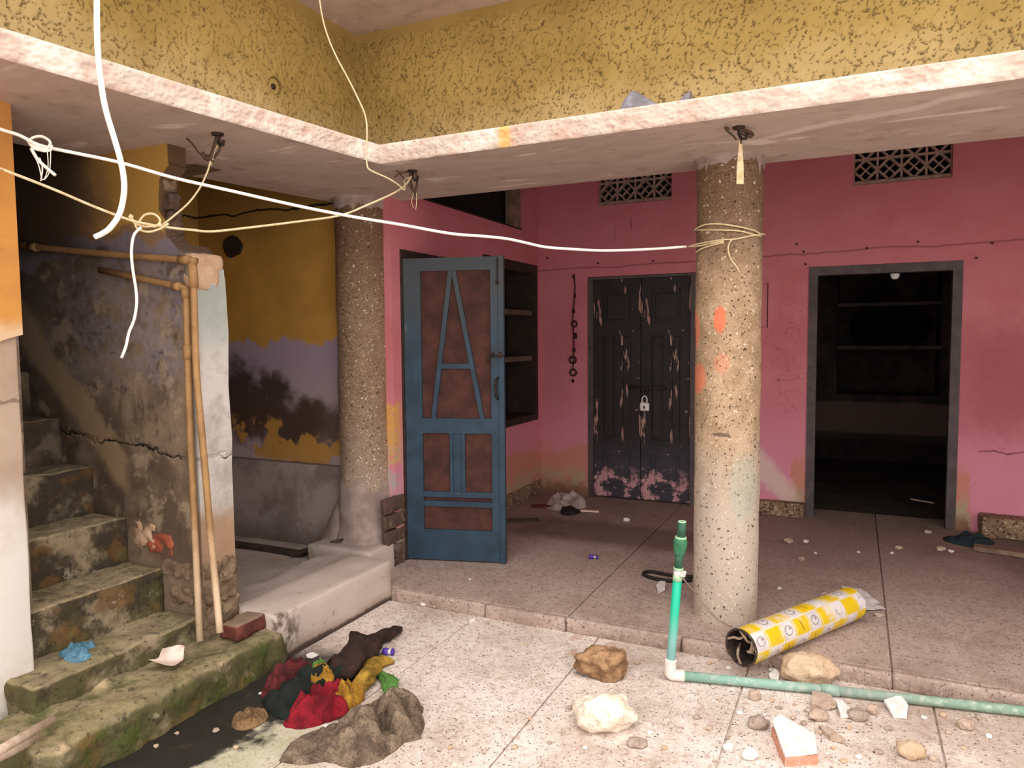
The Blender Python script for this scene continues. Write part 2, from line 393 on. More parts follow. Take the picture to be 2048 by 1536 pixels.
def f_blackdoor(b):
    n = b.noise(6, 6, .65, b.obj); x, y, z = b.xyz(b.obj)
    c = b.mix('#2e2425', '#231c1d', n.step(.35, .65)); c = b.mix(c, '#3f3a44', (z+n*.3).step(.75, .45)*.8)
    p1 = b.noise(7, 6, .7, b.obj, off=3).step(.5, .56)*(z+(n-.5)*.3+(x-.1)*.35).step(.42, .2)
    c = b.mix(c, '#c08d90', p1)
    v = b.sc(6, 1, 1.0, b.obj)
    p2 = b.noise(2.2, 5, .6, v, off=9).step(.60, .62)
    c = b.mix(c, '#b0867a', p2*z.step(.45, .6)*.9)
    c = b.mix(c, '#c79a94', b.noise(16, 4, .6, b.obj, off=5).step(.67, .70)*.8)
    return {'c': c, 'h': n, 'hs': .2, 'hd': .004}
M('black_door_paint', f_blackdoor, .6)
simple('dark_frame', '#584d4d', '#453b3b', 12, .6, .2, .004, obj=False)
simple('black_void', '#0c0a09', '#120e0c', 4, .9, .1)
simple('dark_wood', '#2c201c', '#3a2a24', 9, .8, .3, .004)
simple('shelf_wood', '#6b5a50', '#4e4039', 9, .8, .3, .004)
def f_room(b):
    x, y, z = b.xyz(); n = b.noise(3, 5, .6)
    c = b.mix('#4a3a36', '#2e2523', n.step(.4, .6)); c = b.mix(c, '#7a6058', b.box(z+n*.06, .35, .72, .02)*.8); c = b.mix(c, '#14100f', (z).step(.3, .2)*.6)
    return {'c': c, 'h': n, 'hs': .3, 'hd': .01}
M('dark_room_plaster', f_room)
simple('dark_room_floor', '#4a3d36', '#241d1a', 3, .8, .3, .01, obj=False)
simple('jali_clay', '#a08578', '#7d655a', 18, .85, .4, .005)
simple('rope_white', '#f3ebe2', '#e4d8cc', 60, .6, .4, .002)
simple('rope_cream', '#dcc9a4', '#c5ad84', 60, .6, .4, .002)
simple('wire_grey', '#b5a596', '#8d7d70', 40, .5, .3, .001)
simple('wire_dark', '#3a2a22', '#57402f', 40, .6, .3, .001)
simple('rust_iron', '#3b2a22', '#241a16', 30, .8, .5, .003)
simple('strap_cream', '#d2bd98', '#b49b72', 40, .6, .3, .002)
def f_pipe(b):
    n = b.noise(9, 5, .6); n2 = b.noise(30, 4, .6, off=3); x, y, z = b.xyz()
    c = b.mix('#a57e52', '#8f6b45', n.step(.35, .65)); c = b.mix(c, '#d2b79a', (z+n*.4).step(.95, .45)*.85); c = b.mix(c, '#7b5a3a', n2.step(.6, .72)*.6)
    return {'c': c, 'h': n2, 'hs': .2, 'hd': .002}
M('ochre_pipe_paint', f_pipe, .6)
simple('pale_stick', '#d3bda8', '#b79c84', 20, .7, .3, .002, obj=False)
simple('pipe_teal', '#3fb59c', '#5fc7b4', 20, .45, .2, .002, obj=False)
def f_pipeteal(b):
    x, y, z = b.xyz(); n = b.noise(14, 5, .6)
    c = b.mix('#8fc9c6', '#19b08c', (z+n*.1).step(.12, .34)); c = b.mix(c, '#c3d2cd', n.step(.6, .72)*.4)
    return {'c': c, 'h': n, 'hs': .1, 'hd': .002}
M('pipe_upright_teal', f_pipeteal, .4)
def f_pipedusty(b):
    x, y, z = b.xyz(); n = b.noise(10, 5, .6); n2 = b.noise(30, 4, off=3)
    c = b.mix('#86ab9d', '#95a598', (x+n*.3).step(-.4, .4)); c = b.mix(c, '#6d8d76', (x+n*.3).step(.1, .7)*.7); c = b.mix(c, '#bcc0b8', n2.step(.48, .66)*.65)
    return {'c': c, 'h': n2, 'hs': .15, 'hd': .002}
M('pipe_dusty_green', f_pipedusty, .6)
simple('fitting_green', '#3f7f5c', '#2f6648', 25, .5, .2, .002)
simple('fitting_dark_green', '#35604a', '#294c3b', 25, .5, .2, .002)
simple('fitting_rim', '#a9c7a4', '#94b593', 25, .5, .2, .002)
simple('fitting_white', '#e6dcd6', '#d2c6be', 25, .5, .2, .002)
def f_roll(b):
    x, y, z = b.xyz(b.obj)
    n = b.noise(12, 5, .6, b.obj); n2 = b.noise(5, 4, .6, b.obj, off=3)
    at = b.nt.nodes.new('ShaderNodeMath'); at.operation = 'ARCTAN2'
    b.nt.links.new(y.k, at.inputs[0]); b.nt.links.new(z.k, at.inputs[1]); ang = S(b, at.outputs[0])
    u = x*(1/.105)+(n2-.5)*.3; v = ang*(1/1.05)+.5+(n2-.5)*.3
    def fl(s): return s._m('FLOOR', 0.0)
    iu, iv = fl(u), fl(v); fu, fv = u-iu-.5, v-iv-.5
    par = (iu+iv)._m('MODULO', 2.0).abs()
    wn = (n2-.5)*.25
    white = par.step(.45, .55)*fu.abs().step(.42, .37)
    edge = ((fu.abs()+wn).step(.5, .44))*((fv.abs()+wn).step(.5, .42))
    c = b.mix('#bdb3b3', '#d6cccb', n.step(.35, .65))
    c = b.mix('#d3b01a', c, white); c = b.mix('#d4c8b8', c, edge)
    rr = (fu*fu+fv*fv)._m('SQRT', 0.0)
    ring = (rr-.24).abs().step(.05, .025)*white
    c = b.mix(c, '#6f655f', ring*n2.step(.38, .55)*.7)
    dot = ((fu-.1)*(fu-.1)+(fv-.08)*(fv-.08))._m('SQRT', 0.0).step(.1, .05)*white
    c = b.mix(c, '#5c534e', dot*n2.step(.4, .5)*.7)
    bar = (fu+fv*.25).abs().step(.05, .03)*fv.abs().step(.3, .24)*(1.0-white)
    c = b.mix(c, '#8a5f22', bar*b.noise(3, 2, .5, b.obj, off=8).step(.45, .55)*.8)
    c = b.mix(c, '#d5cbc9', b.noise(5, 5, .65, b.obj, off=5).step(.57, .66)*.7)
    c = b.mix(c, '#8a6a3a', z.step(-.02, -.07)*b.noise(8, 4, .6, b.obj, off=6).step(.4, .6)*.5)
    return {'c': c, 'h': n, 'hs': .25, 'hd': .004}
M('printed_wrap', f_roll, .45)
simple('tube_inside', '#4a3a33', '#2c2220', 30, .85, .6, .006)
simple('tube_fibre', '#a89078', '#6d5848', 30, .85, .6, .006)
simple('paper_white', '#d8cfc9', '#c6bbb4', 18, .8, .3, .003)
simple('paper_pinkish', '#dcc0b2', '#e6d3c8', 18, .8, .3, .003)
def f_stone(b, c1, c2, c3):
    n = b.noise(14, 6, .65, b.obj); n2 = b.noise(55, 5, .6, b.obj, off=3); nx, ny, nz = b.xyz(b.nrm)
    c = b.mix(c1, c2, n.step(.38, .6)); c = b.mix(c, c3, n2.step(.55, .7)*.6)
    return {'c': c, 'h': n+n2*.6, 'hs': .9, 'hd': .02}
M('stone_brown', lambda b: f_stone(b, '#b08a66', '#7a5a40', '#4a3526'))
M('stone_pale', lambda b: f_stone(b, '#eee0d0', '#e2cdb8', '#8d705a'))
M('stone_beige', lambda b: f_stone(b, '#d2b79c', '#c0a285', '#8a6b50'))
M('rubble_beige', lambda b: f_stone(b, '#c9b3a2', '#b89f8d', '#8a705f'))
M('rubble_grey', lambda b: f_stone(b, '#b8a598', '#a59184', '#7d6a5e'))
simple('plaster_white', '#ebe7e2', '#cfc7c0', 30, .8, .3, .003)
M('brick_salmon', lambda b: f_stone(b, '#d99d86', '#c98a72', '#efe0d4'))
def cloth(name, c1, c2, s=14, weave=180, hd=.004):
    def f(b):
        n = b.noise(s, 5, .6, b.obj); k = b.noise(weave, 2, .5, b.obj, off=2)
        return {'c': b.mix(b.mix(c1, c2, n.step(.35, .65)), '#1c1512', k.step(.5, .66)*.55), 'h': n+k*.5, 'hs': .6, 'hd': hd}
    M(name, f, .95)
cloth('rag_black_brown', '#2a1d18', '#3d2820'); cloth('rag_maroon', '#6b2527', '#4a1c1e'); cloth('rag_dark_green', '#17191a', '#1b261f')
cloth('rag_red', '#8f1426', '#5f0c18'); cloth('rag_mustard', '#b8862a', '#8f661f'); cloth('rag_yellow', '#b08a35', '#7d5f22'); cloth('rag_green', '#6a9a48', '#4f7a36')
cloth('burlap', '#84715f', '#54453a', 14, 120, .012); cloth('rag_tan', '#8d6f4c', '#6a5038'); cloth('rag_blue', '#62899f', '#4c7488'); cloth('rag_teal_dark', '#1f3236', '#27343a')
def f_bagmat(b):
    n = b.noise(12, 5, .6, b.obj); return {'c': b.mix('#5b5358', '#77707a', n.step(.4, .6)), 'h': n, 'hs': .5, 'hd': .01}
M('grey_plastic', f_bagmat, .35)
simple('plastic_pale', '#b3a29e', '#a08f8c', 14, .45, .5, .006)
simple('purple_plastic', '#5a3aa8', '#4a2f8d', 20, .4, .2, .001)
simple('silver_metal', '#d8d0cc', '#b9b0ab', 30, .3, .2, .001, .8)
simple('padlock_steel', '#efe4e0', '#d6c9c4', 30, .45, .2, .001, .2)
simple('black_rubber', '#1b1715', '#2a2421', 30, .6, .3, .002)
simple('plank_dark', '#4d3c33', '#2e241f', 12, .85, .5, .004)
simple('plank_grey', '#8a7260', '#6b5645', 12, .85, .5, .004)
simple('bulb_white', '#ffffff', '#fbf6f0', 10, .3, .05, .001)
simple('hanging_dark', '#3b2220', '#2a1817', 40, .85, .5, .004)
simple('roof_concrete', '#a79a90', '#8f8278', 3, .9, .3, .01, obj=False)
def f_crust(b):
    n = b.noise(16, 6, .65); n2 = b.noise(50, 4, off=2)
    return {'c': b.mix(b.mix('#86705a', '#655040', n.step(.35, .65)), '#9b8468', n2.step(.6, .7)*.6), 'h': n+n2*.4, 'hs': .9, 'hd': .015}
M('bare_masonry', f_crust)
def f_base(b):
    d, r = b.vor(70); n = b.noise(5, 5, .6)
    c = b.mix('#8a7058', '#6f5946', n.step(.4, .65)); c = b.mix(c, '#3d2d22', r.step(.8, .84)*.8); c = b.mix(c, '#bfa98f', r.step(.15, .1)*.7)
    return {'c': c, 'h': d, 'hs': .3, 'hd': .005}
M('terrazzo_skirting', f_base)
# ------------------------------------------------------------------ mesh kit
def link(name, me, mat=None, parent=None):
    o = bpy.data.objects.new(name, me); COL.objects.link(o)
    if mat and len(me.materials) == 0: me.materials.append(MATS[mat])
    if parent: o.parent = parent
    return o
def raw(name, vs, fs, mat=None, parent=None, smooth=False):
    me = bpy.data.meshes.new(name)
    me.from_pydata([tuple(map(float, v)) for v in vs], [], fs); me.update()
    if smooth: me.polygons.foreach_set('use_smooth', [True]*len(me.polygons))
    return link(name, me, mat, parent)
def empty(name, loc=(0, 0, 0), rz=0.0):
    o = bpy.data.objects.new(name, None); COL.objects.link(o); o.location = [float(v) for v in loc]; o.rotation_euler.z = rz; o.empty_display_size = .1
    return o
def T(o, label, cat, group=None):
    o['label'] = label; o['category'] = cat
    if group: o['group'] = group
    return o
def ST(o, label, cat='structure'):
    o['kind'] = 'structure'; o['label'] = label; o['category'] = cat; return o
class G:
    def __init__(s): s.v, s.f = [], []
    def add(s, vs, fs):
        k = len(s.v); s.v += [tuple(map(float, p)) for p in vs]; s.f += [[i+k for i in q] for q in fs]; return s
    def box(s, x0, x1, y0, y1, z0, z1):
        return s.add([(x0, y0, z0), (x1, y0, z0), (x1, y1, z0), (x0, y1, z0), (x0, y0, z1), (x1, y0, z1), (x1, y1, z1), (x0, y1, z1)],
                     [(0, 3, 2, 1), (4, 5, 6, 7), (0, 1, 5, 4), (1, 2, 6, 5), (2, 3, 7, 6), (3, 0, 4, 7)])
    def bar(s, p, q, w, d, n=(0, 1, 0)):
        p, q, n = Vector([float(a) for a in p]), Vector([float(a) for a in q]), Vector(n); t = (q-p).normalized(); a = t.cross(n).normalized()*w/2; c = n.normalized()*d/2
        vs = [e+sa*a+sc*c for e in (p, q) for sa, sc in ((-1, -1), (1, -1), (1, 1), (-1, 1))]
        return s.add(vs, [(0, 1, 2, 3), (7, 6, 5, 4), (0, 4, 5, 1), (1, 5, 6, 2), (2, 6, 7, 3), (3, 7, 4, 0)])
    def tube(s, pts, r, seg=8, close=False):
        P = [Vector([float(a) for a in p]) for p in pts]; n = len(P); R = r if hasattr(r, '__len__') else [r]*n
        prev = None; rings = []
        for i, p in enumerate(P):
            if close: t = (P[(i+1) % n]-P[i-1])
            else: t = P[min(i+1, n-1)]-P[max(i-1, 0)]
            t.normalize()
            if prev is None: a = t.orthogonal().normalized()
            else:
                a = prev-t*prev.dot(t); a = a.normalized() if a.length > 1e-6 else t.orthogonal().normalized()
            prev = a; bb = t.cross(a)
            rings.append([p+(a*math.cos(2*math.pi*j/seg)+bb*math.sin(2*math.pi*j/seg))*R[i] for j in range(seg)])
        vs = [v for rg in rings for v in rg]; fs = []
        for i in range(n if close else n-1):
            k = (i+1) % n
            for j in range(seg): fs.append((i*seg+j, i*seg+(j+1) % seg, k*seg+(j+1) % seg, k*seg+j))
        if not close: fs += [tuple(reversed(range(seg))), tuple((n-1)*seg+j for j in range(seg))]
        return s.add(vs, fs)
    def lathe(s, prof, seg=24, o=(0, 0, 0)):
        vs = [(o[0]+r*math.cos(2*math.pi*j/seg), o[1]+r*math.sin(2*math.pi*j/seg), o[2]+z) for r, z in prof for j in range(seg)]
        fs = [(i*seg+j, i*seg+(j+1) % seg, (i+1)*seg+(j+1) % seg, (i+1)*seg+j) for i in range(len(prof)-1) for j in range(seg)]
        return s.add(vs, fs)
    def prism(s, poly, fn, a, b_):
        """poly: 2-D outline, fn(u, v, w) -> point, w from a to b_"""
        n = len(poly); vs = [fn(u, v, a) for u, v in poly]+[fn(u, v, b_) for u, v in poly]
        fs = [tuple(range(n)), tuple(reversed(range(n, 2*n)))]+[(i, i+n, (i+1) % n+n, (i+1) % n) for i in range(n)]
        return s.add(vs, fs)
    def rbox(s, x0, x1, y0, y1, z0, z1, r=.01, res=.05, amp=0.0, freq=8.0, seed=0, fn=None):
        lo = np.array([x0, y0, z0], float); hi = np.array([x1, y1, z1], float); r = min(r, .49*(hi-lo).min())
        ns = [max(3, int(math.ceil((hi[i]-lo[i])/res))+2) for i in range(3)]
        ax = []
        for i in range(3):
            q = [lo[i]]+list(np.linspace(lo[i]+r, hi[i]-r, ns[i]-1))+[hi[i]]; ax.append(q)
        idx = {}; vs = []; fs = []
        def vid(k):
            if k not in idx:
                p = np.array([ax[i][k[i]] for i in range(3)]); c = np.clip(p, lo+r, hi-r); d = p-c; L = np.linalg.norm(d); nn = d/L if L > 1e-9 else d
                p = c+nn*r
                if amp:
                    q = Vector((p[0]*freq+seed*7.3, p[1]*freq+seed*3.1, p[2]*freq))
                    p = p+nn*amp*(mn.noise(q)+.5*mn.noise(q*2.3)+.25*mn.noise(q*5.1))
                if fn: p = np.array(fn(p))
                idx[k] = len(vs); vs.append(p)
            return idx[k]
        for a in range(3):
            u, v = (a+1) % 3, (a+2) % 3
            for side in (0, ns[a]):
                for i in range(ns[u]):
                    for j in range(ns[v]):
                        q = []
                        for du, dv in ((0, 0), (1, 0), (1, 1), (0, 1)):
                            k = [0, 0, 0]; k[a] = side; k[u] = i+du; k[v] = j+dv; q.append(vid(tuple(k)))
                        fs.append(q if side else q[::-1])
        return s.add(vs, fs)
    def make(s, name, mat=None, parent=None, smooth=False, off=None):
        vs = s.v if off is None else [(p[0]-off[0], p[1]-off[1], p[2]-off[2]) for p in s.v]
        o = raw(name, vs, s.f, mat, parent, smooth)
        if off is not None: o.location = [float(a) for a in off]
        return o
def spline(pts, n=8):
    P = [np.array(p, float) for p in pts]; P = [2*P[0]-P[1]]+P+[2*P[-1]-P[-2]]; out = []
    for i in range(1, len(P)-2):
        a, b_, c, d = P[i-1:i+3]
        for k in range(n):
            t = k/n; out.append(.5*((2*b_)+(-a+c)*t+(2*a-5*b_+4*c-d)*t*t+(-a+3*b_-3*c+d)*t**3))
    out.append(P[-2]); return out
def holes_wall(name, us, zs, holes, fn, a, b_, mat, parent=None):
    """wall slab in (u, z) with rectangular holes, thickness a..b_"""
    us = sorted(set(list(us)+[h[0] for h in holes]+[h[1] for h in holes])); zs = sorted(set(list(zs)+[h[2] for h in holes]+[h[3] for h in holes]))
    def solid(i, j):
        if i < 0 or j < 0 or i >= len(us)-1 or j >= len(zs)-1: return False
        u, z = (us[i]+us[i+1])/2, (zs[j]+zs[j+1])/2
        return not any(h[0] < u < h[1] and h[2] < z < h[3] for h in holes)
    g = G()
    for i in range(len(us)-1):
        for j in range(len(zs)-1):
            if not solid(i, j): continue
            u0_, u1, z0, z1 = us[i], us[i+1], zs[j], zs[j+1]
            for wv in (a, b_): g.add([fn(u0_, z0, wv), fn(u1, z0, wv), fn(u1, z1, wv), fn(u0_, z1, wv)], [(0, 1, 2, 3)])
            for di, dj, e in ((-1, 0, ((u0_, z0), (u0_, z1))), (1, 0, ((u1, z0), (u1, z1))), (0, -1, ((u0_, z0), (u1, z0))), (0, 1, ((u0_, z1), (u1, z1)))):
                if not solid(i+di, j+dj):
                    (ua, za), (ub, zb) = e; g.add([fn(ua, za, a), fn(ub, zb, a), fn(ub, zb, b_), fn(ua, za, b_)], [(0, 1, 2, 3)])
    o = g.make(name, mat, parent); bm = bmesh.new(); bm.from_mesh(o.data); bmesh.ops.remove_doubles(bm, verts=bm.verts, dist=1e-4); bmesh.ops.recalc_face_normals(bm, faces=bm.faces); bm.to_mesh(o.data); bm.free()
    return o
rng = np.random.default_rng(7)
def band(nu, nv, du, lam, bw, seed, asp=1.0):
    r = np.random.default_rng(seed).standard_normal((nu, nv)); f = np.fft.fft2(r)
    ku = np.fft.fftfreq(nu, du)[:, None]; kv = np.fft.fftfreq(nv, du)[None, :]*asp; k = np.sqrt(ku**2+kv**2)+1e-9
    f *= np.exp(-(np.log(k*lam)/bw)**2); x = np.real(np.fft.ifft2(f)); return x/x.std()
def sstep(x, a, b_):
    t = np.clip((x-a)/(b_-a), 0, 1); return t*t*(3-2*t)
def panel(name, org, ud, vd, nd, ul, vl, h, mat, parent=None, smooth=True):
    nu, nv = h.shape; us = np.linspace(0, ul, nu); vs_ = np.linspace(0, vl, nv)
    P = np.array(org)+us[:, None, None]*np.array(ud)+vs_[None, :, None]*np.array(vd)+h[:, :, None]*np.array(nd)
    P = P.reshape(-1, 3); I = np.arange(nu*nv).reshape(nu, nv)
    q = np.stack([I[:-1, :-1], I[1:, :-1], I[1:, 1:], I[:-1, 1:]], -1).reshape(-1, 4)
    if np.dot(np.cross(ud, vd), nd) < 0: q = q[:, ::-1]
    me = bpy.data.meshes.new(name); me.vertices.add(len(P)); me.vertices.foreach_set('co', P.ravel())
    me.loops.add(q.size); me.loops.foreach_set('vertex_index', q.ravel()); me.polygons.add(len(q)); me.polygons.foreach_set('loop_start', np.arange(0, q.size, 4)); me.polygons.foreach_set('loop_total', np.full(len(q), 4))
    me.update(calc_edges=True); me.validate()
    if smooth: me.polygons.foreach_set('use_smooth', [True]*len(me.polygons))
    return link(name, me, mat, parent)
# ================================================================== BUILDING SHELL
BY, WX, CY = 6.385, -2.72, 3.93     # back wall face, pink side wall face, column line
XR = 3.4
# floors: terrazzo cast in panels, joints recessed
fl = ST(empty('floor', (0, 0, CZ)), 'pinkish speckled terrazzo floor of the open courtyard', 'floor')
G().box(-7, XR, -4, 3.56, -.35, -.012).make('bed', 'terrazzo_courtyard', fl).location = (0, 0, 0)
def pan(nm, parent, x0, x1, y0, y1, zt, mat, pz):
    j = .0035; g = G().rbox(x0+j, x1-j, y0+j, y1-j, zt-.05, zt, .004, .6); o = g.make(nm, mat, None); o.parent = parent; o.location = (0, 0, -pz); return o
for x0, x1 in ((-2.5, -1.90), (-1.90, -1.18), (-1.18, -.425), (-.425, .33), (.33, 1.1), (1.1, XR)):
    for y0, y1 in ((-4, -1.4), (-1.4, 1.0), (1.0, 3.535)):
        pan('terrazzo_panel', fl, x0, x1, y0, y1, CZ, 'terrazzo_courtyard', CZ)
fv = ST(empty('floor_verandah', (0, 0, 0)), 'dusty terrazzo verandah floor one low step above the courtyard', 'floor')
G().box(-2.9, XR, 3.56, 6.7, -.3, -.014).make('bed', 'terrazzo_verandah', fv)
for x0, x1 in ((-2.9, -1.365), (-1.365, .18), (.18, 1.7), (1.7, XR)):
    pan('terrazzo_panel', fv, x0, x1, 3.57, 6.7, 0, 'terrazzo_verandah', 0)
# broken nosing of the low step, in lengths between the joints
for k, (x0, x1) in enumerate(((-2.46, -1.85), (-1.85, -1.37), (-1.37, -.75), (-.75, .18), (.18, 1.4), (1.4, XR))):
    G().rbox(x0+.003, x1-.003, 3.535-.012*(k % 2), 3.572, -.09, .001, .012, .045, .007, 9, k).make('step_nosing', 'terrazzo_verandah', fv, True)
# back wall
JR = (-.034, .634, 2.665, 3.10); JL = (-2.143, -1.468, 2.683, 3.10)
DD = (-2.235, -1.245, 0, 2.045); DW = (-.345, .722, 0, 2.045)
ST(holes_wall('wall_back', [-2.95, XR], [0, 3.2], [JR, JL, (DD[0], DD[1], -.0, DD[3]), (DW[0], DW[1], 0, DW[3])], lambda u, z, wv: (u, wv, z), BY, BY+.23, 'pink_plaster'),
   'pink plastered back wall of the verandah with two doorways', 'wall')
wl = ST(holes_wall('wall_left', [CY+.012, BY+.1], [-.05, 3.2], [(4.04, 4.80, 0, 2.085), (5.22, 6.33, .715, 2.17), (4.30, 6.06, 2.455, 3.05)], lambda u, z, wv: (wv, u, z), WX, WX-.22, 'pink_plaster'),
   'pink side wall of the verandah holding the blue door', 'wall')
# exposed bricks at the foot of the jamb strip beside the column
for k, (y0, y1, z0, z1) in enumerate(((3.80, 4.035, .36, .46), (3.80, 4.035, .255, .35), (3.80, 3.95, .15, .245), (3.955, 4.035, .155, .24), (3.80, 4.035, .06, .14), (3.83, 4.03, -.01, .05))):
    G().rbox(WX-.02, WX+.012, y0+.004, y1, z0, z1, .008, .03, .008, 30, k).make('brick', 'dull_brick', wl, True)
# verandah ceiling
ST(G().box(-7, XR, CY+.02, 10.3, 3.2, 3.3).make('ceiling', 'soffit_plaster'), 'grey plaster ceiling over the verandah and rooms', 'ceiling')
# upper yellow stucco walls on the column line
def stucco(nu, nv, du, seed):
    """skip-trowelled coat: broken curved grooves between low lumps; returns height and groove depth"""
    a = band(nu, nv, du, .085, .45, seed, 1.25); c = band(nu, nv, du, .06, .5, seed+1); a2 = band(nu, nv, du, .06, .45, seed+3, 1.3); d = band(nu, nv, du, .014, .5, seed+2)
    g = sstep(.22-np.abs(a+.15*d), 0, .18)*sstep(c, -.5, .05)
    g2 = sstep(.18-np.abs(a2-.5+.15*d), 0, .14)*sstep(-c, -.3, .25)
    g = np.clip(g+g2, 0, 1); lip = np.roll(g, -1, 1)*.5
    h = .004*sstep(a, -1, 1)+.0035*lip-.009*g+.0008*d
    return h+.006, g
def crev(o, g):
    a = o.data.attributes.new('crevice', 'FLOAT', 'POINT'); a.data.foreach_set('value', np.ascontiguousarray(g, dtype=np.float32).ravel())
du = .006
wb = ST(empty('wall_upper_back', (0, 0, 0)), 'ochre yellow wall of rough stucco above the verandah, facing the courtyard', 'wall')
G().box(-3.15, XR, CY, CY+.2, 2.497, 3.5).make('wall_core', 'stucco_yellow', wb)
ul = 4.6; nu, nv = int(ul/du), int(.95/du)
h, gg = stucco(nu, nv, du, 11); vv = np.linspace(2.497, 3.446, nv)[None, :]; fd = sstep(3.43-vv, 0, .08); h = h*fd; gg = gg*fd
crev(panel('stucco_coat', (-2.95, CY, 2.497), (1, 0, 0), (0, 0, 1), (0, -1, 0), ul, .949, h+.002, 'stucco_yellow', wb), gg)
wc = ST(empty('wall_upper_left', (0, 0, 0)), 'ochre yellow wall of rough stucco above the stair side, darker of the two', 'wall')
G().box(-3.15, -2.952, -.6, CY+.2, 2.497, 3.5).make('wall_core', 'stucco_yellow', wc)
ul = 4.0; nu = int(ul/du)
h, gg = stucco(nu, nv, du, 41); h = h*fd; gg = gg*fd
# the pipe hole
U, V_ = np.meshgrid(np.linspace(0, ul, nu), np.linspace(0, .949, nv), indexing='ij')
hp = atx(548, 172, -2.95); dh = np.hypot((U-(CY-hp[1]))/1.0, V_-(hp[2]-2.497)); h = h-.06*sstep(.045-dh, 0, .012)
gg = np.maximum(gg, sstep(.055-dh, 0, .012))
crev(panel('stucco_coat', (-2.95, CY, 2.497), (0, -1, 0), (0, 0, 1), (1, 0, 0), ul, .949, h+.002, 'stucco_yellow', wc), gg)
G().tube([(-2.99, hp[1]-.012, hp[2]+.0), (-2.945, hp[1]-.005, hp[2]-.006)], .016, 12).make('pipe_stub', 'rust_iron', wc, True)
# roof overhang
ST(G().prism([(-7, -.6), (-2.42, -.6), (-2.42, 3.42), (XR, 3.42), (XR, 10.3), (-7, 10.3)], lambda u, v, wv: (u, v, wv), 3.446, 3.6).make('roof_slab', 'soffit_plaster'), 'pale grey underside of the roof slab over the yellow walls', 'roof')
# canopy slab with pebble-dashed edge
sl = ST(empty('slab_canopy', (0, 0, 0)), 'concrete canopy slab around the courtyard with a bright pebbledash edge', 'slab')
FA, FB = np.array([-2.243, 3.165]), np.array([-2.640, .30])
poly = [tuple(FA), tuple(FB), (-3.83, .30), (-3.50, 2.07), (-3.19, 3.72), (-3.12, 4.09), (XR, 4.09), (XR, 3.15)]
G().prism(poly, lambda u, v, wv: (u, v, wv), 2.403, 2.494).make('soffit', 'soffit_plaster', sl)
def edge_strip(a, b_, seed):
    L = float(np.linalg.norm(b_-a)); d = (b_-a)/L; nn = np.array([d[1], -d[0]]);
    if nn@np.array([.6, -.8]) < 0: nn = -nn
    nu = int(L/.007); nv = 20
    h = .006+.0018*band(nu, nv, .007, .03, .6, seed)+.002*band(nu, nv, .007, .09, .6, seed+1)
    t = np.linspace(-1, 1, nv)[None, :]; h = np.maximum(h, .001)*np.sqrt(np.clip(1-t**6, 0, 1))
    wob = .003*band(nu, nv, .007, .2, .5, seed+5)
    o = panel('fascia', (a[0], a[1], 2.400), (d[0], d[1], 0), (0, 0, 1), (nn[0], nn[1], 0), L, .098, h, 'fascia_pebbledash', sl); return o
edge_strip(FA, FB, 61); edge_strip(FA, np.array([XR, 3.15]), 71)
# plaster fallen from the soffit over the stair wall
pp = [(345, 352), (330, 345), (336, 338), (362, 331), (392, 328), (418, 332), (432, 338), (445, 339), (425, 342), (408, 346), (385, 350), (362, 355)]
q = [atz(x, y, 2.401)[:2] for x, y in pp]
G().prism(q, lambda u, v, wv: (u, v, wv), 2.396, 2.406).make('bare_patch', 'bare_masonry', sl)
cr = [atz(x, y, 2.4025) for x, y in ((644, 404), (666, 400), (688, 396), (711, 394), (739, 394.5), (752, 396))]
G().tube(spline(cr, 3), [.001]*3+[.0035]*10+[.001]*3, 6).make('crack', 'black_void', sl)
# nook: yellow back wall, left wall, ceiling, floor
ST(G().box(-4.6, -2.95, CY, CY+.2, -.1, 3.2).make('wall_nook_back', 'nook_plaster'), 'yellow and mouldy grey wall behind the raised slab', 'wall')
ST(G().box(-4.62, -4.42, 2.6, CY, -.1, 3.2).make('wall_nook_left', 'nook_plaster'), 'yellow end wall of the nook seen through the broken gap', 'wall')
ST(G().box(-7, -2.98, .0, CY+.0, 3.2, 3.3).make('ceiling_stair', 'soffit_plaster'), 'shaded ceiling above the stair and nook', 'ceiling')
ST(G().rbox(-4.42, -2.74, 2.6, CY, -.12, .05, .01, .12, .012, 5, 3).make('floor_nook', 'cement_slab', None, True), 'sunken dusty cement floor of the nook', 'floor')
# hole in the yellow nook wall
hq = aty(465, 493, CY); g = G(); n = 18
ol = [(.085*(1+.28*mn.noise(Vector((math.cos(t)*1.7, math.sin(t)*1.7, 4))))*math.cos(t), .075*(1+.35*mn.noise(Vector((math.cos(t)*2.1, math.sin(t)*2.1, 9))))*math.sin(t)) for t in [2*math.pi*i/n for i in range(n)]]
vs = []; fs = []
for k, (sc_, y) in enumerate(((1.1, -.001), (1.0, -.012), (.8, -.004), (.45, -.002))): vs += [(hq[0]+a*sc_, CY+y, hq[2]+c*sc_) for a, c in ol]
for k in range(3): fs += [(k*n+i, k*n+(i+1) % n, (k+1)*n+(i+1) % n, (k+1)*n+i) for i in range(n)]
fs.append(tuple(3*n+i for i in range(n)))
T(raw('drain_hole', vs, fs, 'rust_iron', None, True), 'ragged dark hole knocked in the yellow nook wall', 'hole')
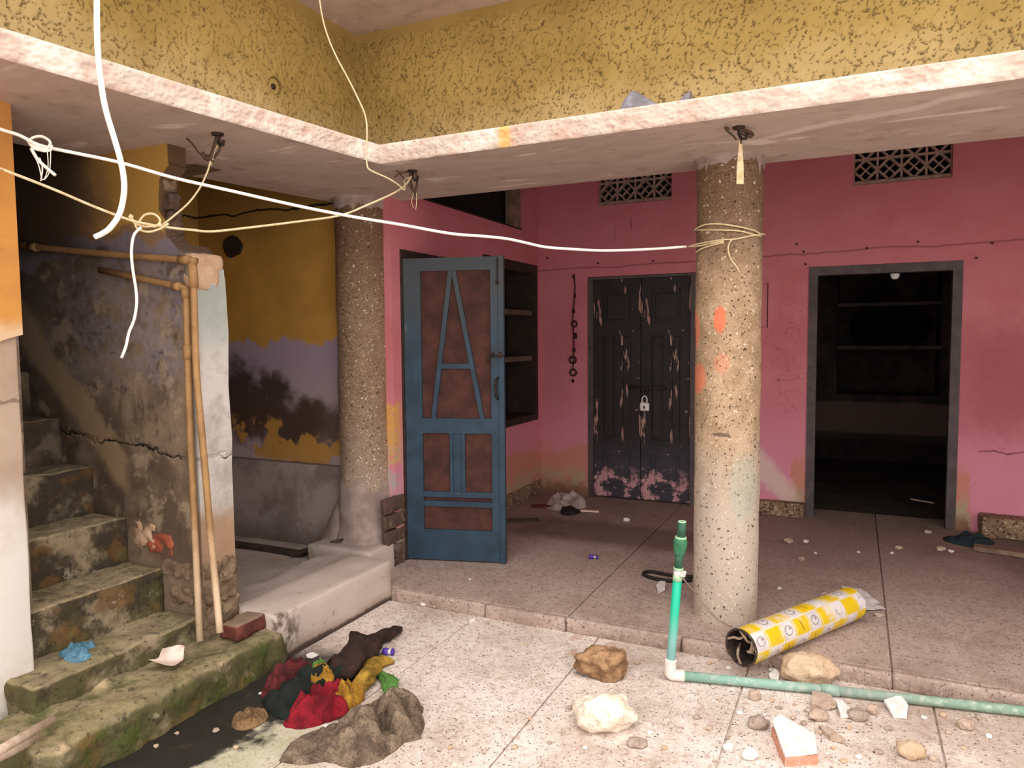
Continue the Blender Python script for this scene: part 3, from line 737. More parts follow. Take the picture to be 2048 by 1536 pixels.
# raised cement slab (platform)
pl = ST(empty('slab_platform', (0, 0, 0)), 'raised worn cement slab at the foot of the left column', 'slab')
G().rbox(-2.80, -2.495, 2.60, 3.56, -.12, .165, .014, .05, .007, 6, 5).make('kerb_block', 'cement_slab', pl, True)
G().rbox(-3.05, -2.78, 2.62, 3.80, -.1, .13, .02, .06, .012, 6, 8).make('rear_slab', 'cement_slab', pl, True)
G().rbox(-3.20, -2.70, 3.62, 3.90, -.1, .168, .02, .05, .008, 7, 9).make('column_footing', 'cement_slab', pl, True)
# ---- columns
def column(name, x, y, r, z0, z1, mat, label, flare=0.0):
    o = ST(empty(name, (x, y, z0)), label, 'column'); H = z1-z0; nz = 60; sg = 56; vs = []
    for i in range(nz+1):
        z = H*i/nz
        for j in range(sg):
            t = 2*math.pi*j/sg; q = Vector((math.cos(t)*1.5, math.sin(t)*1.5, z*3)); rr = r+.004*mn.noise(q*2)+.003*mn.noise(q*.7)
            vs.append((rr*math.cos(t), rr*math.sin(t), z))
    fs = [(i*sg+j, i*sg+(j+1) % sg, (i+1)*sg+(j+1) % sg, (i+1)*sg+j) for i in range(nz) for j in range(sg)]
    raw('shaft', vs, fs, mat, o, True)
    return o
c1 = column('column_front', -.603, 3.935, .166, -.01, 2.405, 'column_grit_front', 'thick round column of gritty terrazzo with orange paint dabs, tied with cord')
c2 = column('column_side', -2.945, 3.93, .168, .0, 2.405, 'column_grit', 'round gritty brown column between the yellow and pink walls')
def collar(par, r, h, z, mat, seed, drip):
    sg = 110; vs = []; fs = []
    for k in range(4):
        for j in range(sg):
            t = 2*math.pi*j/sg; dr = drip*(.30+.45*mn.noise(Vector((math.cos(t)*2.5, math.sin(t)*2.5, seed)))+.9*max(0, mn.noise(Vector((math.cos(t)*9, math.sin(t)*9, seed))))**1.5)
            zz = (z, z-.4*(h+dr), z-(h+dr), z-(h+dr)-.004)[k]; rr = (r+.02, r+.008, r+.005, r-.004)[k]
            vs.append((rr*math.cos(t), rr*math.sin(t), zz))
    fs = [(i*sg+j, (i+1)*sg+j, (i+1)*sg+(j+1) % sg, i*sg+(j+1) % sg) for i in range(3) for j in range(sg)]
    return raw('plaster_collar', vs, fs, mat, par, True)
collar(c1, .166, .015, 2.418, 'grey_plaster_flare', 3, .10); collar(c2, .168, .05, 2.408, 'grey_plaster_flare', 8, .06)
# plaster run between left column and nook wall, flaring at its foot
prof = []
g = G()
for z, wd, dp in ((.15, .24, .22), (.26, .19, .17), (.42, .11, .12), (.62, .075, .07), (1.0, .055, .05), (1.7, .05, .045), (2.41, .055, .05)):
    prof.append((z, wd, dp))
vs = []
for z, wd, dp in prof:
    for t in np.linspace(0, math.pi/2, 7): vs.append((-3.085-wd*math.cos(t)+.03, CY+.02-dp*math.sin(t), z))
fs = [(i*7+j, i*7+j+1, (i+1)*7+j+1, (i+1)*7+j) for i in range(len(prof)-1) for j in range(6)]
raw('plaster_fillet', [(a+2.945, b_-3.93, c) for a, b_, c in vs], fs, 'grey_plaster_flare', c2, True)
g = G(); sg = 40; vs = []
for z, rr in ((.14, .225), (.2, .20), (.3, .184), (.42, .176), (.5, .170), (.55, .164)):
    for j in range(sg):
        t = 2*math.pi*j/sg; k = 1+.06*mn.noise(Vector((math.cos(t)*2, math.sin(t)*2, z*5))); vs.append((min(rr*k*math.cos(t), .21), rr*k*math.sin(t), z+.12*max(0, mn.noise(Vector((math.cos(t)*2, math.sin(t)*2, 3))))*(z > .4)))
fs = [(i*sg+j, i*sg+(j+1) % sg, (i+1)*sg+(j+1) % sg, (i+1)*sg+j) for i in range(5) for j in range(sg)]
raw('plaster_foot', vs, fs, 'grey_plaster_flare', c2, True)
# ---- stair wall with its broken edge
sw = ST(empty('wall_stair', (0, 0, 0)), 'mouldy grey wall beside the stair with a broken upper edge', 'wall')
def jit(p, a, n, seed):
    out = []
    for i in range(len(p)-1):
        for k in range(n):
            t = k/n; x = p[i][0]*(1-t)+p[i+1][0]*t; z = p[i][1]*(1-t)+p[i+1][1]*t
            q = Vector((x*14, z*14, seed)); out.append((x+a*mn.noise(q), z+a*mn.noise(q+Vector((9, 9, 9)))))
    out.append(p[-1]); return out
def px_y(pts, Y): return [tuple(aty(x, y, Y)[[0, 2]]) for x, y in pts]
br = px_y([(388, 1290), (388, 900), (388, 500), (388, 487), (352, 493), (335, 478), (330, 440), (318, 420), (317, 360), (330, 335), (336, 326)], 2.4)
br = [(max(-2.755, x) if i < 4 else x, z) for i, (x, z) in enumerate(br)]
br[0] = (-2.75, -.1); br[1] = (-2.752, .75); br[2] = (-2.748, 1.80); br[3] = (-2.752, 1.835)
out = [(-7, -.1)]+br[:2]+jit(br[1:], .016, 8, 2)[1:]+[(br[-1][0], 2.42), (-7, 2.42)]
kk = next(i for i, p in enumerate(out) if p[1] >= 1.95); xk = out[kk][0]
lowp = out[:kk]+[(xk, 1.95), (-7, 1.95)]; upp = [p for p in out[kk:] if p[1] >= 1.951]
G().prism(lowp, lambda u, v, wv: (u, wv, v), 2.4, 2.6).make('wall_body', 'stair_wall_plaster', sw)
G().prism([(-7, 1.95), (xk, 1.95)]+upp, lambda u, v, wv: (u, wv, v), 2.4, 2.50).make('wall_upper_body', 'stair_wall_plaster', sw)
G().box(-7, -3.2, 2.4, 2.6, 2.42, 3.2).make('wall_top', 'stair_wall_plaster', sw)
# bricks and mortar lumps in the broken edge
for k, (x0, x1, z0, z1, mt) in enumerate(((-3.0, -2.915, 2.30, 2.385, 'bare_masonry'), (-3.0, -2.935, 2.195, 2.29, 'bare_masonry'), (-3.0, -2.905, 2.11, 2.185, 'dull_brick'), (-2.99, -2.90, 2.0, 2.10, 'dull_brick'), (-2.95, -2.885, 1.95, 1.99, 'dull_brick'))):
    G().rbox(x0, x1, 2.412+.006*(k % 3), 2.495, z0, z1, .014, .016, .02, 24, k*3+1).make('brick', mt, sw, True)
G().rbox(-2.86, -2.752, 2.41, 2.585, 1.815, 1.90, .02, .03, .014, 14, 22).make('brick', 'pale_brick', sw, True)
G().rbox(-2.815, -2.75, 2.405, 2.565, 1.73, 1.85, .016, .03, .012, 14, 25).make('brick', 'pale_brick', sw, True)
# red brick showing through the plaster above the treads, eroded foot of the pier
for k, (a, c, mt) in enumerate((((268, 1042), (312, 1096), 'pale_brick'), ((300, 1066), (345, 1112), 'red_brick'), ((326, 1118), (384, 1160), 'bare_masonry'), ((345, 1172), (392, 1212), 'bare_masonry'))):
    p, q = aty(*a, 2.4), aty(*c, 2.4); G().rbox(p[0], q[0], 2.395-.002*k, 2.46, q[2], p[2], .008, .018, .02, 26, 30+k).make('brick', mt, sw, True)
for k, (y0, y1, z0, z1, mt) in enumerate(((2.405, 2.50, .36, .44, 'bare_masonry'), (2.51, 2.585, .35, .44, 'bare_masonry'), (2.41, 2.59, .25, .345, 'bare_masonry'), (2.40, 2.50, .14, .24, 'bare_masonry'), (2.51, 2.60, .13, .24, 'bare_masonry'), (2.40, 2.60, -.02, .12, 'bare_masonry'))):
    G().rbox(-2.80, -2.742+.006*(k % 3), y0-.004, y1+.004, z0-.004, z1+.004, .012, .02, .02, 24, 50+k).make('brick', mt, sw, True)
# ---- stair
stc = T(empty('staircase', (-2.46, 2.0, CZ)), 'worn mossy concrete stair climbing into the dark on the left', 'stairs')
tre = [(-2.47, .09), (-2.775, .19), (-3.015, .395), (-3.265, .622), (-3.505, .862), (-3.745, 1.10), (-3.985, 1.34), (-4.225, 1.58), (-4.465, 1.82)]
for k, (x, z) in enumerate(tre):
    y0, y1 = (1.47, 2.64) if k == 0 else ((1.62, 2.41) if k == 1 else (1.60, 2.405))
    x1 = x-.42 if k < 8 else x-1.2
    z0 = CZ-.05 if k < 3 else z-.40
    rr = (.04, .022, .014)[min(k, 2)]; amp = (.020, .014, .010)[min(k, 2)]
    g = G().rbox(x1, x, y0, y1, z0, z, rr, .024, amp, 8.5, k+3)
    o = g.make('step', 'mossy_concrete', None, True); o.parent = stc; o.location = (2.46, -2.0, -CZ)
ST(G().box(-7, -4.9, 1.2, 2.4, 1.5, 3.2).make('wall_stair_end', 'stair_wall_plaster'), 'dark wall at the head of the stair', 'wall')
# ---- left pillar / wall
pw = ST(empty('wall_stair_pillar', (0, 0, 0)), 'pale plastered pillar at the left edge, ochre above and whitish below', 'wall')
G().rbox(-7, -2.945, .3, 1.735, -.1, 2.405, .01, .12, .006, 4, 2).make('pillar_body', 'pillar_plaster', pw, True)
lo_ = jit([(1.742, 1.525), (1.66, 1.50), (1.55, 1.565), (1.30, 1.53), (1.0, 1.56), (.30, 1.52)], .008, 6, 5)
G().prism([(.30, 2.404), (1.742, 2.404)]+lo_, lambda u, v, wv: (wv, u, v), -3.0, -2.925).make('plaster_coat', 'ochre_plaster', pw)
ST(G().box(-7, -3.05, 1.735, 1.80, -.1, 3.2).make('wall_stair_left', 'stair_wall_plaster'), 'wall hidden behind the left pillar along the stair', 'wall')
ST(G().box(-7, -2.98, .1, 1.735, 2.40, 3.2).make('wall_stair_head', 'stair_wall_plaster'), 'wall above the left pillar', 'wall')
# ---- dark rooms
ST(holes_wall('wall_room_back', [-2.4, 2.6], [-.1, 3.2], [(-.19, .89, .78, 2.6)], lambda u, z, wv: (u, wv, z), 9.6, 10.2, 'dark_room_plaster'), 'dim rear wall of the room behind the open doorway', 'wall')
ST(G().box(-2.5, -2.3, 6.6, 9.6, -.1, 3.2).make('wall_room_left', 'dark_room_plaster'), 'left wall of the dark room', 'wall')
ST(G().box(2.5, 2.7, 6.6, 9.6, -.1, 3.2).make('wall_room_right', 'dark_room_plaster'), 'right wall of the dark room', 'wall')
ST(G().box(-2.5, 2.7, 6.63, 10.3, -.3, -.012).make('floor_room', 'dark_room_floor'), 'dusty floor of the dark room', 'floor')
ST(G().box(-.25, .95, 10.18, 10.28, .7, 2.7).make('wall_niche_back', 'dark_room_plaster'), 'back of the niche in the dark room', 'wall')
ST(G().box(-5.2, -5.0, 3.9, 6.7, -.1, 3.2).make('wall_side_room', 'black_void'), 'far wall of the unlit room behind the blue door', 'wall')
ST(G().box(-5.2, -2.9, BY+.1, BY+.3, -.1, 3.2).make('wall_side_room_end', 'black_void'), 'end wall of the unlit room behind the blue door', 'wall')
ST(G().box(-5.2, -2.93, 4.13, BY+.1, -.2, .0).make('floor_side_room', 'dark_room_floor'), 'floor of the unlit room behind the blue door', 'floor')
# courtyard's right-hand wall, out of the picture
ST(G().box(XR, XR+.2, 3.2, 10.3, -.3, 3.5).make('wall_right', 'pillar_plaster'), 'plain plastered wall closing the verandah on the right', 'wall')
# niche shelves in the dark room
for k, z in enumerate((1.34, 1.85)):
    T(G().box(-.19, .89, 9.58, 10.18, z-.02, z+.02).make('niche_shelf', 'shelf_wood'), ('lower' if k == 0 else 'upper')+' shelf of the niche inside the dark room', 'shelf', 'niche shelves in the dark room')
g = G().rbox(-.05, .80, 9.72, 10.10, 1.385, 1.79, .16, .06, .022, 6, 3)
T(g.make('bundle', 'black_void', None, True), 'large dark bundle lying on the lower niche shelf', 'bundle')
# skirting
bs = ST(G().rbox(-.76, DW[0]-.005, BY-.09, BY+.02, 0, .115, .008, .06, .006, 8, 1).make('baseboard_back', 'terrazzo_skirting', None, True), 'speckled brown skirting between the column and the open doorway', 'baseboard')
ST(G().rbox(.87, XR, BY-.17, BY+.02, 0, .15, .012, .06, .01, 7, 4).make('baseboard_right', 'terrazzo_skirting', None, True), 'thick cracked skirting right of the open doorway', 'baseboard')
ST(G().box(WX-.01, WX+.012, 4.86, BY, 0, .13).make('baseboard_left', 'terrazzo_skirting'), 'dark skirting along the pink side wall', 'baseboard')
# ================================================================== OPENINGS
# window_1: the dark opening high in the pink side wall
w1 = ST(empty('window_1', (WX-.1, 5.2, 2.455)), 'dark opening high in the pink side wall with a worn timber post', 'window')
def pt(par, g, name, mat, smooth=False):
    o = g.make(name, mat, None, smooth); o.parent = par; o.location = -Vector(par.location); return o
pt(w1, G().box(WX-.12, WX-.04, 5.90, 6.05, 2.46, 3.045), 'frame_post', 'plank_grey')
pt(w1, G().box(WX-.12, WX-.03, 4.31, 6.05, 2.457, 2.48), 'sill', 'dark_wood')
pt(w1, G().box(WX-.20, WX-.14, 4.31, 6.05, 2.46, 3.045), 'backing', 'black_void')
# wall cupboard in the pink side wall
cu = T(empty('wall_cupboard', (WX-.1, 5.78, .715)), 'dark open wall cupboard with shelves, half hidden behind the blue door', 'cupboard')
Y0, Y1, Z0, Z1 = 5.225, 6.325, .72, 2.165
pt(cu, G().box(WX-.32, WX-.29, Y0, Y1, Z0, Z1), 'back_panel', 'black_void')
for y in (Y0, Y1-.06): pt(cu, G().box(WX-.29, WX+.005, y, y+.06, Z0, Z1), 'side_panel', 'dark_wood')
pt(cu, G().box(WX-.29, WX+.005, Y0+.06, Y1-.06, Z1-.08, Z1), 'top_panel', 'dark_wood')
pt(cu, G().box(WX-.29, WX+.012, Y0+.06, Y1-.06, Z0, Z0+.06), 'bottom_panel', 'dark_wood')
for z in (1.70, 1.28): pt(cu, G().box(WX-.285, WX-.03, Y0+.06, Y1-.06, z, z+.045), 'shelf', 'shelf_wood')
# jali vents
def jali_block():
    g = G(); a = .105; t = .021; d = .05
    for p, q in (((-a, 0, -a), (a, 0, -a)), ((-a, 0, a), (a, 0, a)), ((-a, 0, -a), (-a, 0, a)), ((a, 0, -a), (a, 0, a)), ((-a, 0, 0), (0, 0, a)), ((0, 0, a), (a, 0, 0)), ((a, 0, 0), (0, 0, -a)), ((0, 0, -a), (-a, 0, 0))): g.bar(p, q, t, d)
    for p, q in (((-.052, 0, -.052), (.052, 0, .052)), ((-.052, 0, .052), (.052, 0, -.052))): g.bar(p, q, .012, d)
    return g
jm = None
for nm, jj, lab in (('right', JR, 'clay lattice vent above the open doorway'), ('left', JL, 'clay lattice vent above the double door')):
    v = T(empty('lattice_vent', ((jj[0]+jj[1])/2, BY+.08, jj[2])), lab, 'vent', 'clay lattice vents under the canopy')
    W_ = (jj[1]-jj[0])/4; s_ = W_/.21
    for i in range(4):
        for r_ in range(2):
            if jm is None:
                o = jali_block().make('lattice_block', 'jali_clay', v); jm = o.data
            else: o = link('lattice_block', jm, None, v)
            o.scale = (s_, 1, s_*1.02); o.location = ((i-1.5)*W_, 0, .035+W_*(.5+r_)*1.02)
    pt(v, G().box(jj[0], jj[1], BY+.02, BY+.13, jj[2], jj[2]+.03), 'sill', 'jali_clay')
    pt(v, G().box(jj[0]-.02, jj[1]+.02, BY+.235, BY+.26, jj[2]-.02, 3.12), 'backing', 'black_void')
# door_1 : blue gauze door, standing open
Hh, Ff = np.array([-2.712, 4.075]), np.array([-2.063, 4.258]); DWd = float(np.linalg.norm(Ff-Hh)); ang = math.atan2(*(Ff-Hh)[::-1])
d1 = ST(empty('door_1', (Hh[0], Hh[1], .012), ang), 'tall blue timber door with rusty gauze and an A-shaped bar pattern', 'door')
def dp(g, name, mat, par=None, smooth=False): return g.make(name, mat, par or d1, smooth)
W_, T_ = DWd, .036; k_ = W_/(1012-808)
def du_(px): return (px-808)*k_
def dv_(py): return (1122-py)/298.0-.0
DH = 2.01
dp(G().box(0, du_(843), -T_/2, T_/2, 0, DH), 'stile', 'blue_paint'); dp(G().box(du_(985), W_-.03, -T_/2, T_/2, 0, DH), 'stile', 'blue_paint')
dp(G().box(W_-.034, W_, -T_/2-.014, T_/2-.004, -.004, DH+.004), 'meeting_strip', 'blue_paint')
for z0, z1 in ((1.925, DH), (.855, .955), (.0, .205)): dp(G().box(du_(843), du_(985), -T_/2, T_/2, z0, z1), 'rail', 'blue_paint')
for z0, z1 in ((.425, .462), (.362, .398)): dp(G().box(du_(843), du_(985), -T_/2+.002, T_/2-.004, z0, z1), 'glazing_bar', 'blue_paint')
dp(G().box(du_(843), du_(985), .000, .008, .955, 1.925), 'gauze_panel', 'rusty_gauze')
dp(G().box(du_(843), du_(985), .000, .008, .462, .855), 'gauze_panel', 'rusty_gauze')
dp(G().box(du_(843), du_(985), .000, .008, .205, .362), 'gauze_panel', 'gauze_dark'); dp(G().box(du_(843), du_(985), .006, .012, .398, .425), 'gauze_panel', 'gauze_dark')
zt, zb, zc = 1.925, .955, 1.30
def A(px, z): return (du_(px), -.006, z)
dp(G().bar(A(905, zt), A(866, zb), .03, .024), 'glazing_bar', 'blue_paint'); dp(G().bar(A(911, zt), A(966, zb), .03, .024), 'glazing_bar', 'blue_paint')
dp(G().bar(A(880, zc), A(945, zc), .032, .022), 'glazing_bar', 'blue_paint')
for px in (902, 927): dp(G().bar(A(px, .462), A(px, .855), .02, .022), 'glazing_bar', 'blue_paint')
dp(G().box(du_(905), du_(924), -.004, .0, .462, .855), 'gauze_panel', 'blue_paint')
bt = dp(G().tube([(du_(984), -.028, 1.368), (du_(1013), -.034, 1.368)], .007, 8).tube([(du_(988), -.028, 1.368), (du_(981), -.032, 1.362), (du_(979), -.034, 1.33), (du_(983), -.034, 1.318)], .006, 8), 'bolt', 'rust_iron', None, True)
dp(G().box(du_(987), du_(992), -.024, -.017, 1.35, 1.395).box(du_(1003), du_(1008), -.034, -.017, 1.35, 1.395), 'bolt_keeper', 'rust_iron', bt)
dp(G().tube(spline([(du_(999), -.02, 1.225), (du_(996), -.045, 1.20), (du_(996), -.045, 1.11), (du_(999), -.02, 1.085)], 5), .008, 8), 'pull_handle', 'rust_iron', None, True)
dp(G().tube([(du_(1001), -.03, 2.0), (du_(1001), -.03, 1.835)], .006, 8).box(du_(997), du_(1004), -.034, -.017, 1.83, 1.85), 'top_bolt', 'rust_iron', None, True)
# its frame in the wall
f1 = ST(empty('door_frame', (WX, 4.42, 0)), 'dark splintered timber frame around the blue door', 'door frame')
pt(f1, G().rbox(WX-.12, WX+.012, 4.043, 4.085, 0, 2.08, .004, .03, .006, 25, 1), 'jamb', 'dark_wood', False)
pt(f1, G().box(WX-.12, WX+.006, 4.75, 4.797, 0, 2.08), 'jamb', 'dark_wood')
pt(f1, G().rbox(WX-.12, WX+.008, 4.09, 4.75, 2.02, 2.083, .004, .03, .006, 25, 2), 'head', 'dark_wood')
G().rbox(WX-.02, WX+.016, 4.045, 4.07, .80, .95, .004, .02, .004, 25, 3).make('hinge_plate', 'rust_iron', f1).location = (-WX, -4.42, 0)
# door_2 : black double door
d2 = ST(empty('door_2', (-1.74, BY+.04, 0)), 'closed black panelled double door with peeling paint', 'door')
def leaf(x0, x1, mir):
    L = empty('door_leaf', (x0, 0, .015)); L.parent = d2
    w_ = x1-x0; t = .02
    def bx(n, a, b_, z0, z1, y0, y1): return G().box(a, b_, y0, y1, z0, z1).make(n, 'black_door_paint', L)
    e = .09
    bx('stile', 0, e, 0, 2.0, -t, t); bx('stile', w_-e, w_, 0, 2.0, -t, t)
    for z0, z1 in ((1.90, 2.0), (1.50, 1.60), (.42, .55), (0, .1)): bx('rail', e, w_-e, z0, z1, -t, t)
    for z0, z1 in ((1.60, 1.90), (.1, .42)):
        bx('panel', e, w_-e, z0, z1, -.002, .012); G().rbox(e+.035, w_-e-.035, -.014, .0, z0+.035, z1-.035, .006, .2).make('raised_field', 'black_door_paint', L)
    bx('panel', e, w_-e, .55, 1.50, -.002, .012)
    n_ = 3
    for i in range(n_):
        xa = e+(w_-2*e)*i/n_; G().rbox(xa+.012, xa+(w_-2*e)/n_-.012, -.013, .0, .57, 1.48, .006, .3).make('raised_field', 'black_door_paint', L)
    return L
Dx = d2.location.x
leaf(DD[0]+.05-Dx, -.004, 0); leaf(.004, DD[1]-.05-Dx, 1)
for x0, x1, z0, z1 in ((DD[0], DD[0]+.048, 0, 2.04), (DD[1]-.048, DD[1], 0, 2.04), (DD[0]+.048, DD[1]-.048, 2.018, 2.04)):
    pt(d2, G().box(x0, x1, BY-.008, BY+.12, z0, z1), 'frame', 'dark_frame')
pt(d2, G().box(DD[0], DD[1], BY+.12, BY+.2, 0, 2.04), 'backing', 'black_void')
hb = pt(d2, G().tube([(-1.84, BY-.012, 1.04), (-1.50, BY-.012, 1.035)], .009, 8).box(-1.83, -1.80, BY-.012, BY+.02, 1.015, 1.065).box(-1.57, -1.54, BY-.012, BY+.02, 1.015, 1.065).box(-1.70, -1.665, BY-.016, BY+.02, .985, 1.05), 'hasp_bar', 'rust_iron', True)
pc = aty(1289, 812, BY-.03); pk = T(empty('padlock', (pc[0], pc[1], pc[2]-.04)), 'shiny padlock hanging from the bar of the black double door', 'padlock')
pk.scale = (1.2, 1.2, 1.2)
G().rbox(-.036, .036, -.012, .012, -.005, .06, .011, .012).make('body', 'padlock_steel', pk, True)
G().tube(spline([(-.018, 0, .055), (-.018, 0, .09), (0, 0, .108), (.018, 0, .09), (.018, 0, .055)], 5), .005, 8).make('shackle', 'padlock_steel', pk, True)
G().box(-.005, .005, -.0145, -.011, .015, .035).make('keyhole', 'black_void', pk)
# door_3 : open doorway frame
d3 = ST(empty('door_3', (.19, BY, 0)), 'open doorway with a grey timber frame leading into a dark room', 'door')
for x0, x1, z0, z1, n in ((DW[0], DW[0]+.065, 0, 2.042, 'jamb'), (DW[1]-.065, DW[1], 0, 2.042, 'jamb'), (DW[0]+.065, DW[1]-.065, 1.975, 2.042, 'head')):
    pt(d3, G().box(x0, x1, BY-.012, BY+.10, z0, z1), n, 'dark_frame')
# bulb
bp_ = aty(1790, 546, 6.8); bl = T(empty('light_bulb', (bp_[0], bp_[1], bp_[2])), 'white bulb hanging on a cord inside the dark room', 'bulb')
G().lathe([(.001, -.052), (.02, -.048), (.034, -.03), (.036, -.01), (.028, .015), (.018, .035), (.016, .05), (.001, .052)], 20).make('glass', 'bulb_white', bl, True)
G().tube([(0, 0, .05), (0, 0, 3.2-bp_[2])], .004, 6).lathe([(.02, .045), (.02, .09), (.006, .1)], 14).make('cord', 'black_rubber', bl, True)
# chain garland left of the double door
ch = T(empty('hanging_garland', aty(1148, 548, BY-.01)), 'dark dried garland hanging on the pink wall left of the black door', 'garland')
p0 = aty(1148, 548, BY-.012); dn = lambda y: float(aty(1148, y, BY-.012)[2]-p0[2])
G().tube(spline([(0, 0, 0), (.012, -.004, dn(575)), (.004, -.004, dn(600)), (-.01, -.006, dn(640)), (.0, -.006, dn(690)), (-.01, -.006, dn(740))], 6), .006, 6).make('cord', 'hanging_dark', ch, True)
for k, (x, y, r) in enumerate(((1147, 553, .016), (1150, 592, .017), (1147, 622, .022), (1149, 648, .026), (1150, 672, .028), (1148, 700, .018), (1146, 720, .032), (1147, 745, .03), (1146, 762, .016))):
    q = aty(x, y, BY-.015)-p0; g = G()
    if k in (3, 6, 7): g.tube([(q[0]+r*math.cos(t), -.008, q[2]+r*math.sin(t)) for t in np.linspace(0, 2*math.pi, 14)[:-1]], .009, 6, True)
    else: g.rbox(q[0]-r*.7, q[0]+r*.7, -.014, .008, q[2]-r, q[2]+r, .01, .012, .007, 40, k)
    g.make('bead', 'hanging_dark', ch, True)
# wire staple square right of the front column
sq = [aty(x, y, BY-.006) for x, y in ((1519, 567), (1536, 566), (1535, 655), (1518, 655))]
T(G().tube(sq, .003, 6, True).make('wire_loop', 'rust_iron', None, True), 'thin wire square nailed to the pink wall beside the front column', 'wire')
# ================================================================== ROPES AND WIRES
def vplane(a, b_):
    d = np.array(b_[:2])-np.array(a[:2]); return np.array([a[0], a[1], 1.0]), np.array([d[1], -d[0], 0])
colp = np.array([-.70, 3.76, 1.8]); P0 = np.array([-2.72, 1.60, 2.0]); pA, nA = vplane(colp, P0)
rp = [atp(x, y, pA, nA) for x, y in ((-60, 235), (0, 258), (40, 271), (78, 290), (140, 304), (240, 325), (345, 355), (450, 379), (560, 404), (640, 421), (720, 436), (800, 449), (900, 467), (960, 472), (1010, 477), (1045, 484), (1090, 494), (1140, 498), (1200, 501), (1260, 500), (1320, 497), (1372, 493))]
def reach(P_, X):
    d = P_[0]-P_[1]; return P_[0]+d*((X-P_[0][0])/d[0])
rp = [reach(rp, -2.925)]+rp
cl = T(empty('clothes_line', tuple(rp[9])), 'long white clothes line sagging from the left pillar to the front column', 'rope')
def ch_(par, g, nm, mat): 
    o = g.make(nm, mat, None, True); o.parent = par; o.location = -Vector(par.location); return o
ch_(cl, G().tube(spline(rp, 4), .0062, 8), 'line', 'rope_white')
def oncol(px, py, R=.176): # point of the front column's surface on a pixel ray
    d = ray(px, py); o = CAMP-np.array([-.603, 3.935, 0]); a = d[0]**2+d[1]**2; b_ = 2*(d[0]*o[0]+d[1]*o[1]); c = o[0]**2+o[1]**2-R*R
    ds = max(b_*b_-4*a*c, 0); t = (-b_-math.sqrt(ds))/(2*a); return CAMP+d*t
wr = []
def loopc(zs, t0, t1, n=26): return [(-.603+.175*math.cos(t), 3.935+.175*math.sin(t), z) for t, z in zip(np.linspace(t0, t1, n), np.interp(np.linspace(0, 1, n), np.linspace(0, 1, len(zs)), zs))]
A1 = [oncol(x, y) for x, y in ((1394, 456), (1412, 449), (1440, 448), (1475, 453), (1505, 460), (1522, 468))]
A2 = [oncol(x, y) for x, y in ((1394, 460), (1440, 460), (1480, 462), (1510, 470), (1523, 472))]
A3 = [oncol(x, y) for x, y in ((1376, 493), (1400, 487), (1440, 480), (1470, 478), (1500, 472), (1522, 468))]
A4 = [oncol(x, y) for x, y in ((1376, 493), (1398, 492), (1420, 487), (1448, 482))]
A5 = [oncol(x, y) for x, y in ((1392, 505), (1402, 498), (1425, 490), (1448, 485))]
A6 = [oncol(x, y, .18) for x, y in ((1464, 478), (1457, 490), (1457, 505), (1463, 520), (1474, 535), (1479, 545))]
for P_ in (A1, A2, A3, A4, A5, A6): ch_(cl, G().tube(spline(P_, 6), .0045, 6), 'wrap' if P_ is not A6 else 'tail', 'rope_cream')
za, zb_ = float(A1[0][2]), float(A1[-1][2])
ta, tb = [math.atan2(p[1]-3.935, p[0]+.603) for p in (A1[0], A1[-1])]
ch_(cl, G().tube(loopc([za, (za+zb_)/2, zb_], ta+2*math.pi if ta < 0 else ta, tb if tb > 0 else tb), .0045, 6), 'wrap', 'rope_cream')
# knot with frayed ends on the white line
kp = rp[4]; e1 = cR; e2 = np.array([0, 0, 1.0])
def off(p, a, b_): return np.array(p)+e1*a*.00205+e2*(-b_)*.00205
kn = G()
for P_ in ([(-18, -8), (-6, -14), (8, -14), (20, -4), (10, 8), (-8, 6), (-18, -6), (-4, 4), (14, 8)], [(-20, -8), (-10, 2), (6, 10), (20, 8), (22, 0)]): kn.tube(spline([off(kp, *q) for q in P_], 5), .005, 6)
ch_(cl, kn, 'knot', 'rope_white')
fr = G()
for P_, r in (([(-14, 6), (-4, 24), (10, 38), (26, 52)], .0058), ([(0, 22), (4, 40), (0, 62)], .0025), ([(14, 10), (14, 36), (8, 56), (2, 60)], .0016), ([(20, 8), (18, 34), (14, 50), (6, 60)], .0016), ([(-10, 16), (-2, 36), (2, 60)], .002)): fr.tube(spline([off(kp, *q) for q in P_], 5), r, 6)
ch_(cl, fr, 'frayed_end', 'rope_white')
# second line, cream, from the left to the middle hook, with knot, branch and tail
HK = [atz(825, 342, 2.4), atz(435, 268, 2.4), atz(1478, 255, 2.4)]
hk2 = HK[0]; Q0 = np.array([-2.66, 1.56, 2]); pB, nB = vplane(hk2-np.array([0, 0, 0]), Q0)
sp = [atp(x, y, pB, nB) for x, y in ((-60, 312), (0, 337), (60, 360), (120, 384), (190, 414), (260, 440), (300, 449), (345, 456), (385, 460), (425, 463), (500, 455), (590, 444), (680, 431), (735, 410), (790, 385), (812, 368), (823, 352))]
k2 = sp[6]; sp = [reach(sp, -2.925)]+sp
c2l = T(empty('cord_line', tuple(sp[9])), 'cream knotted cord strung below the white line to the middle ceiling hook', 'rope')
ch_(c2l, G().tube(spline(sp, 4), .0052, 8), 'line', 'rope_cream')
kn = G()
for P_ in ([(-32, -14), (-38, -18), (-30, -4), (-24, 8), (-4, 14), (20, 8), (36, -2)], [(-22, -4), (-10, -18), (8, -20), (20, -8), (10, 4), (-12, -2)], [(-40, -16), (-28, -2), (-6, 4), (22, 0)]): kn.tube(spline([off(k2, *q) for q in P_], 5), .0048, 6)
ch_(c2l, kn, 'knot', 'rope_cream')
tl = [atp(x, y, pB, nB) for x, y in ((282, 455), (268, 470), (263, 500), (265, 535), (272, 580), (273, 610), (268, 640), (258, 665), (252, 692), (243, 716))]
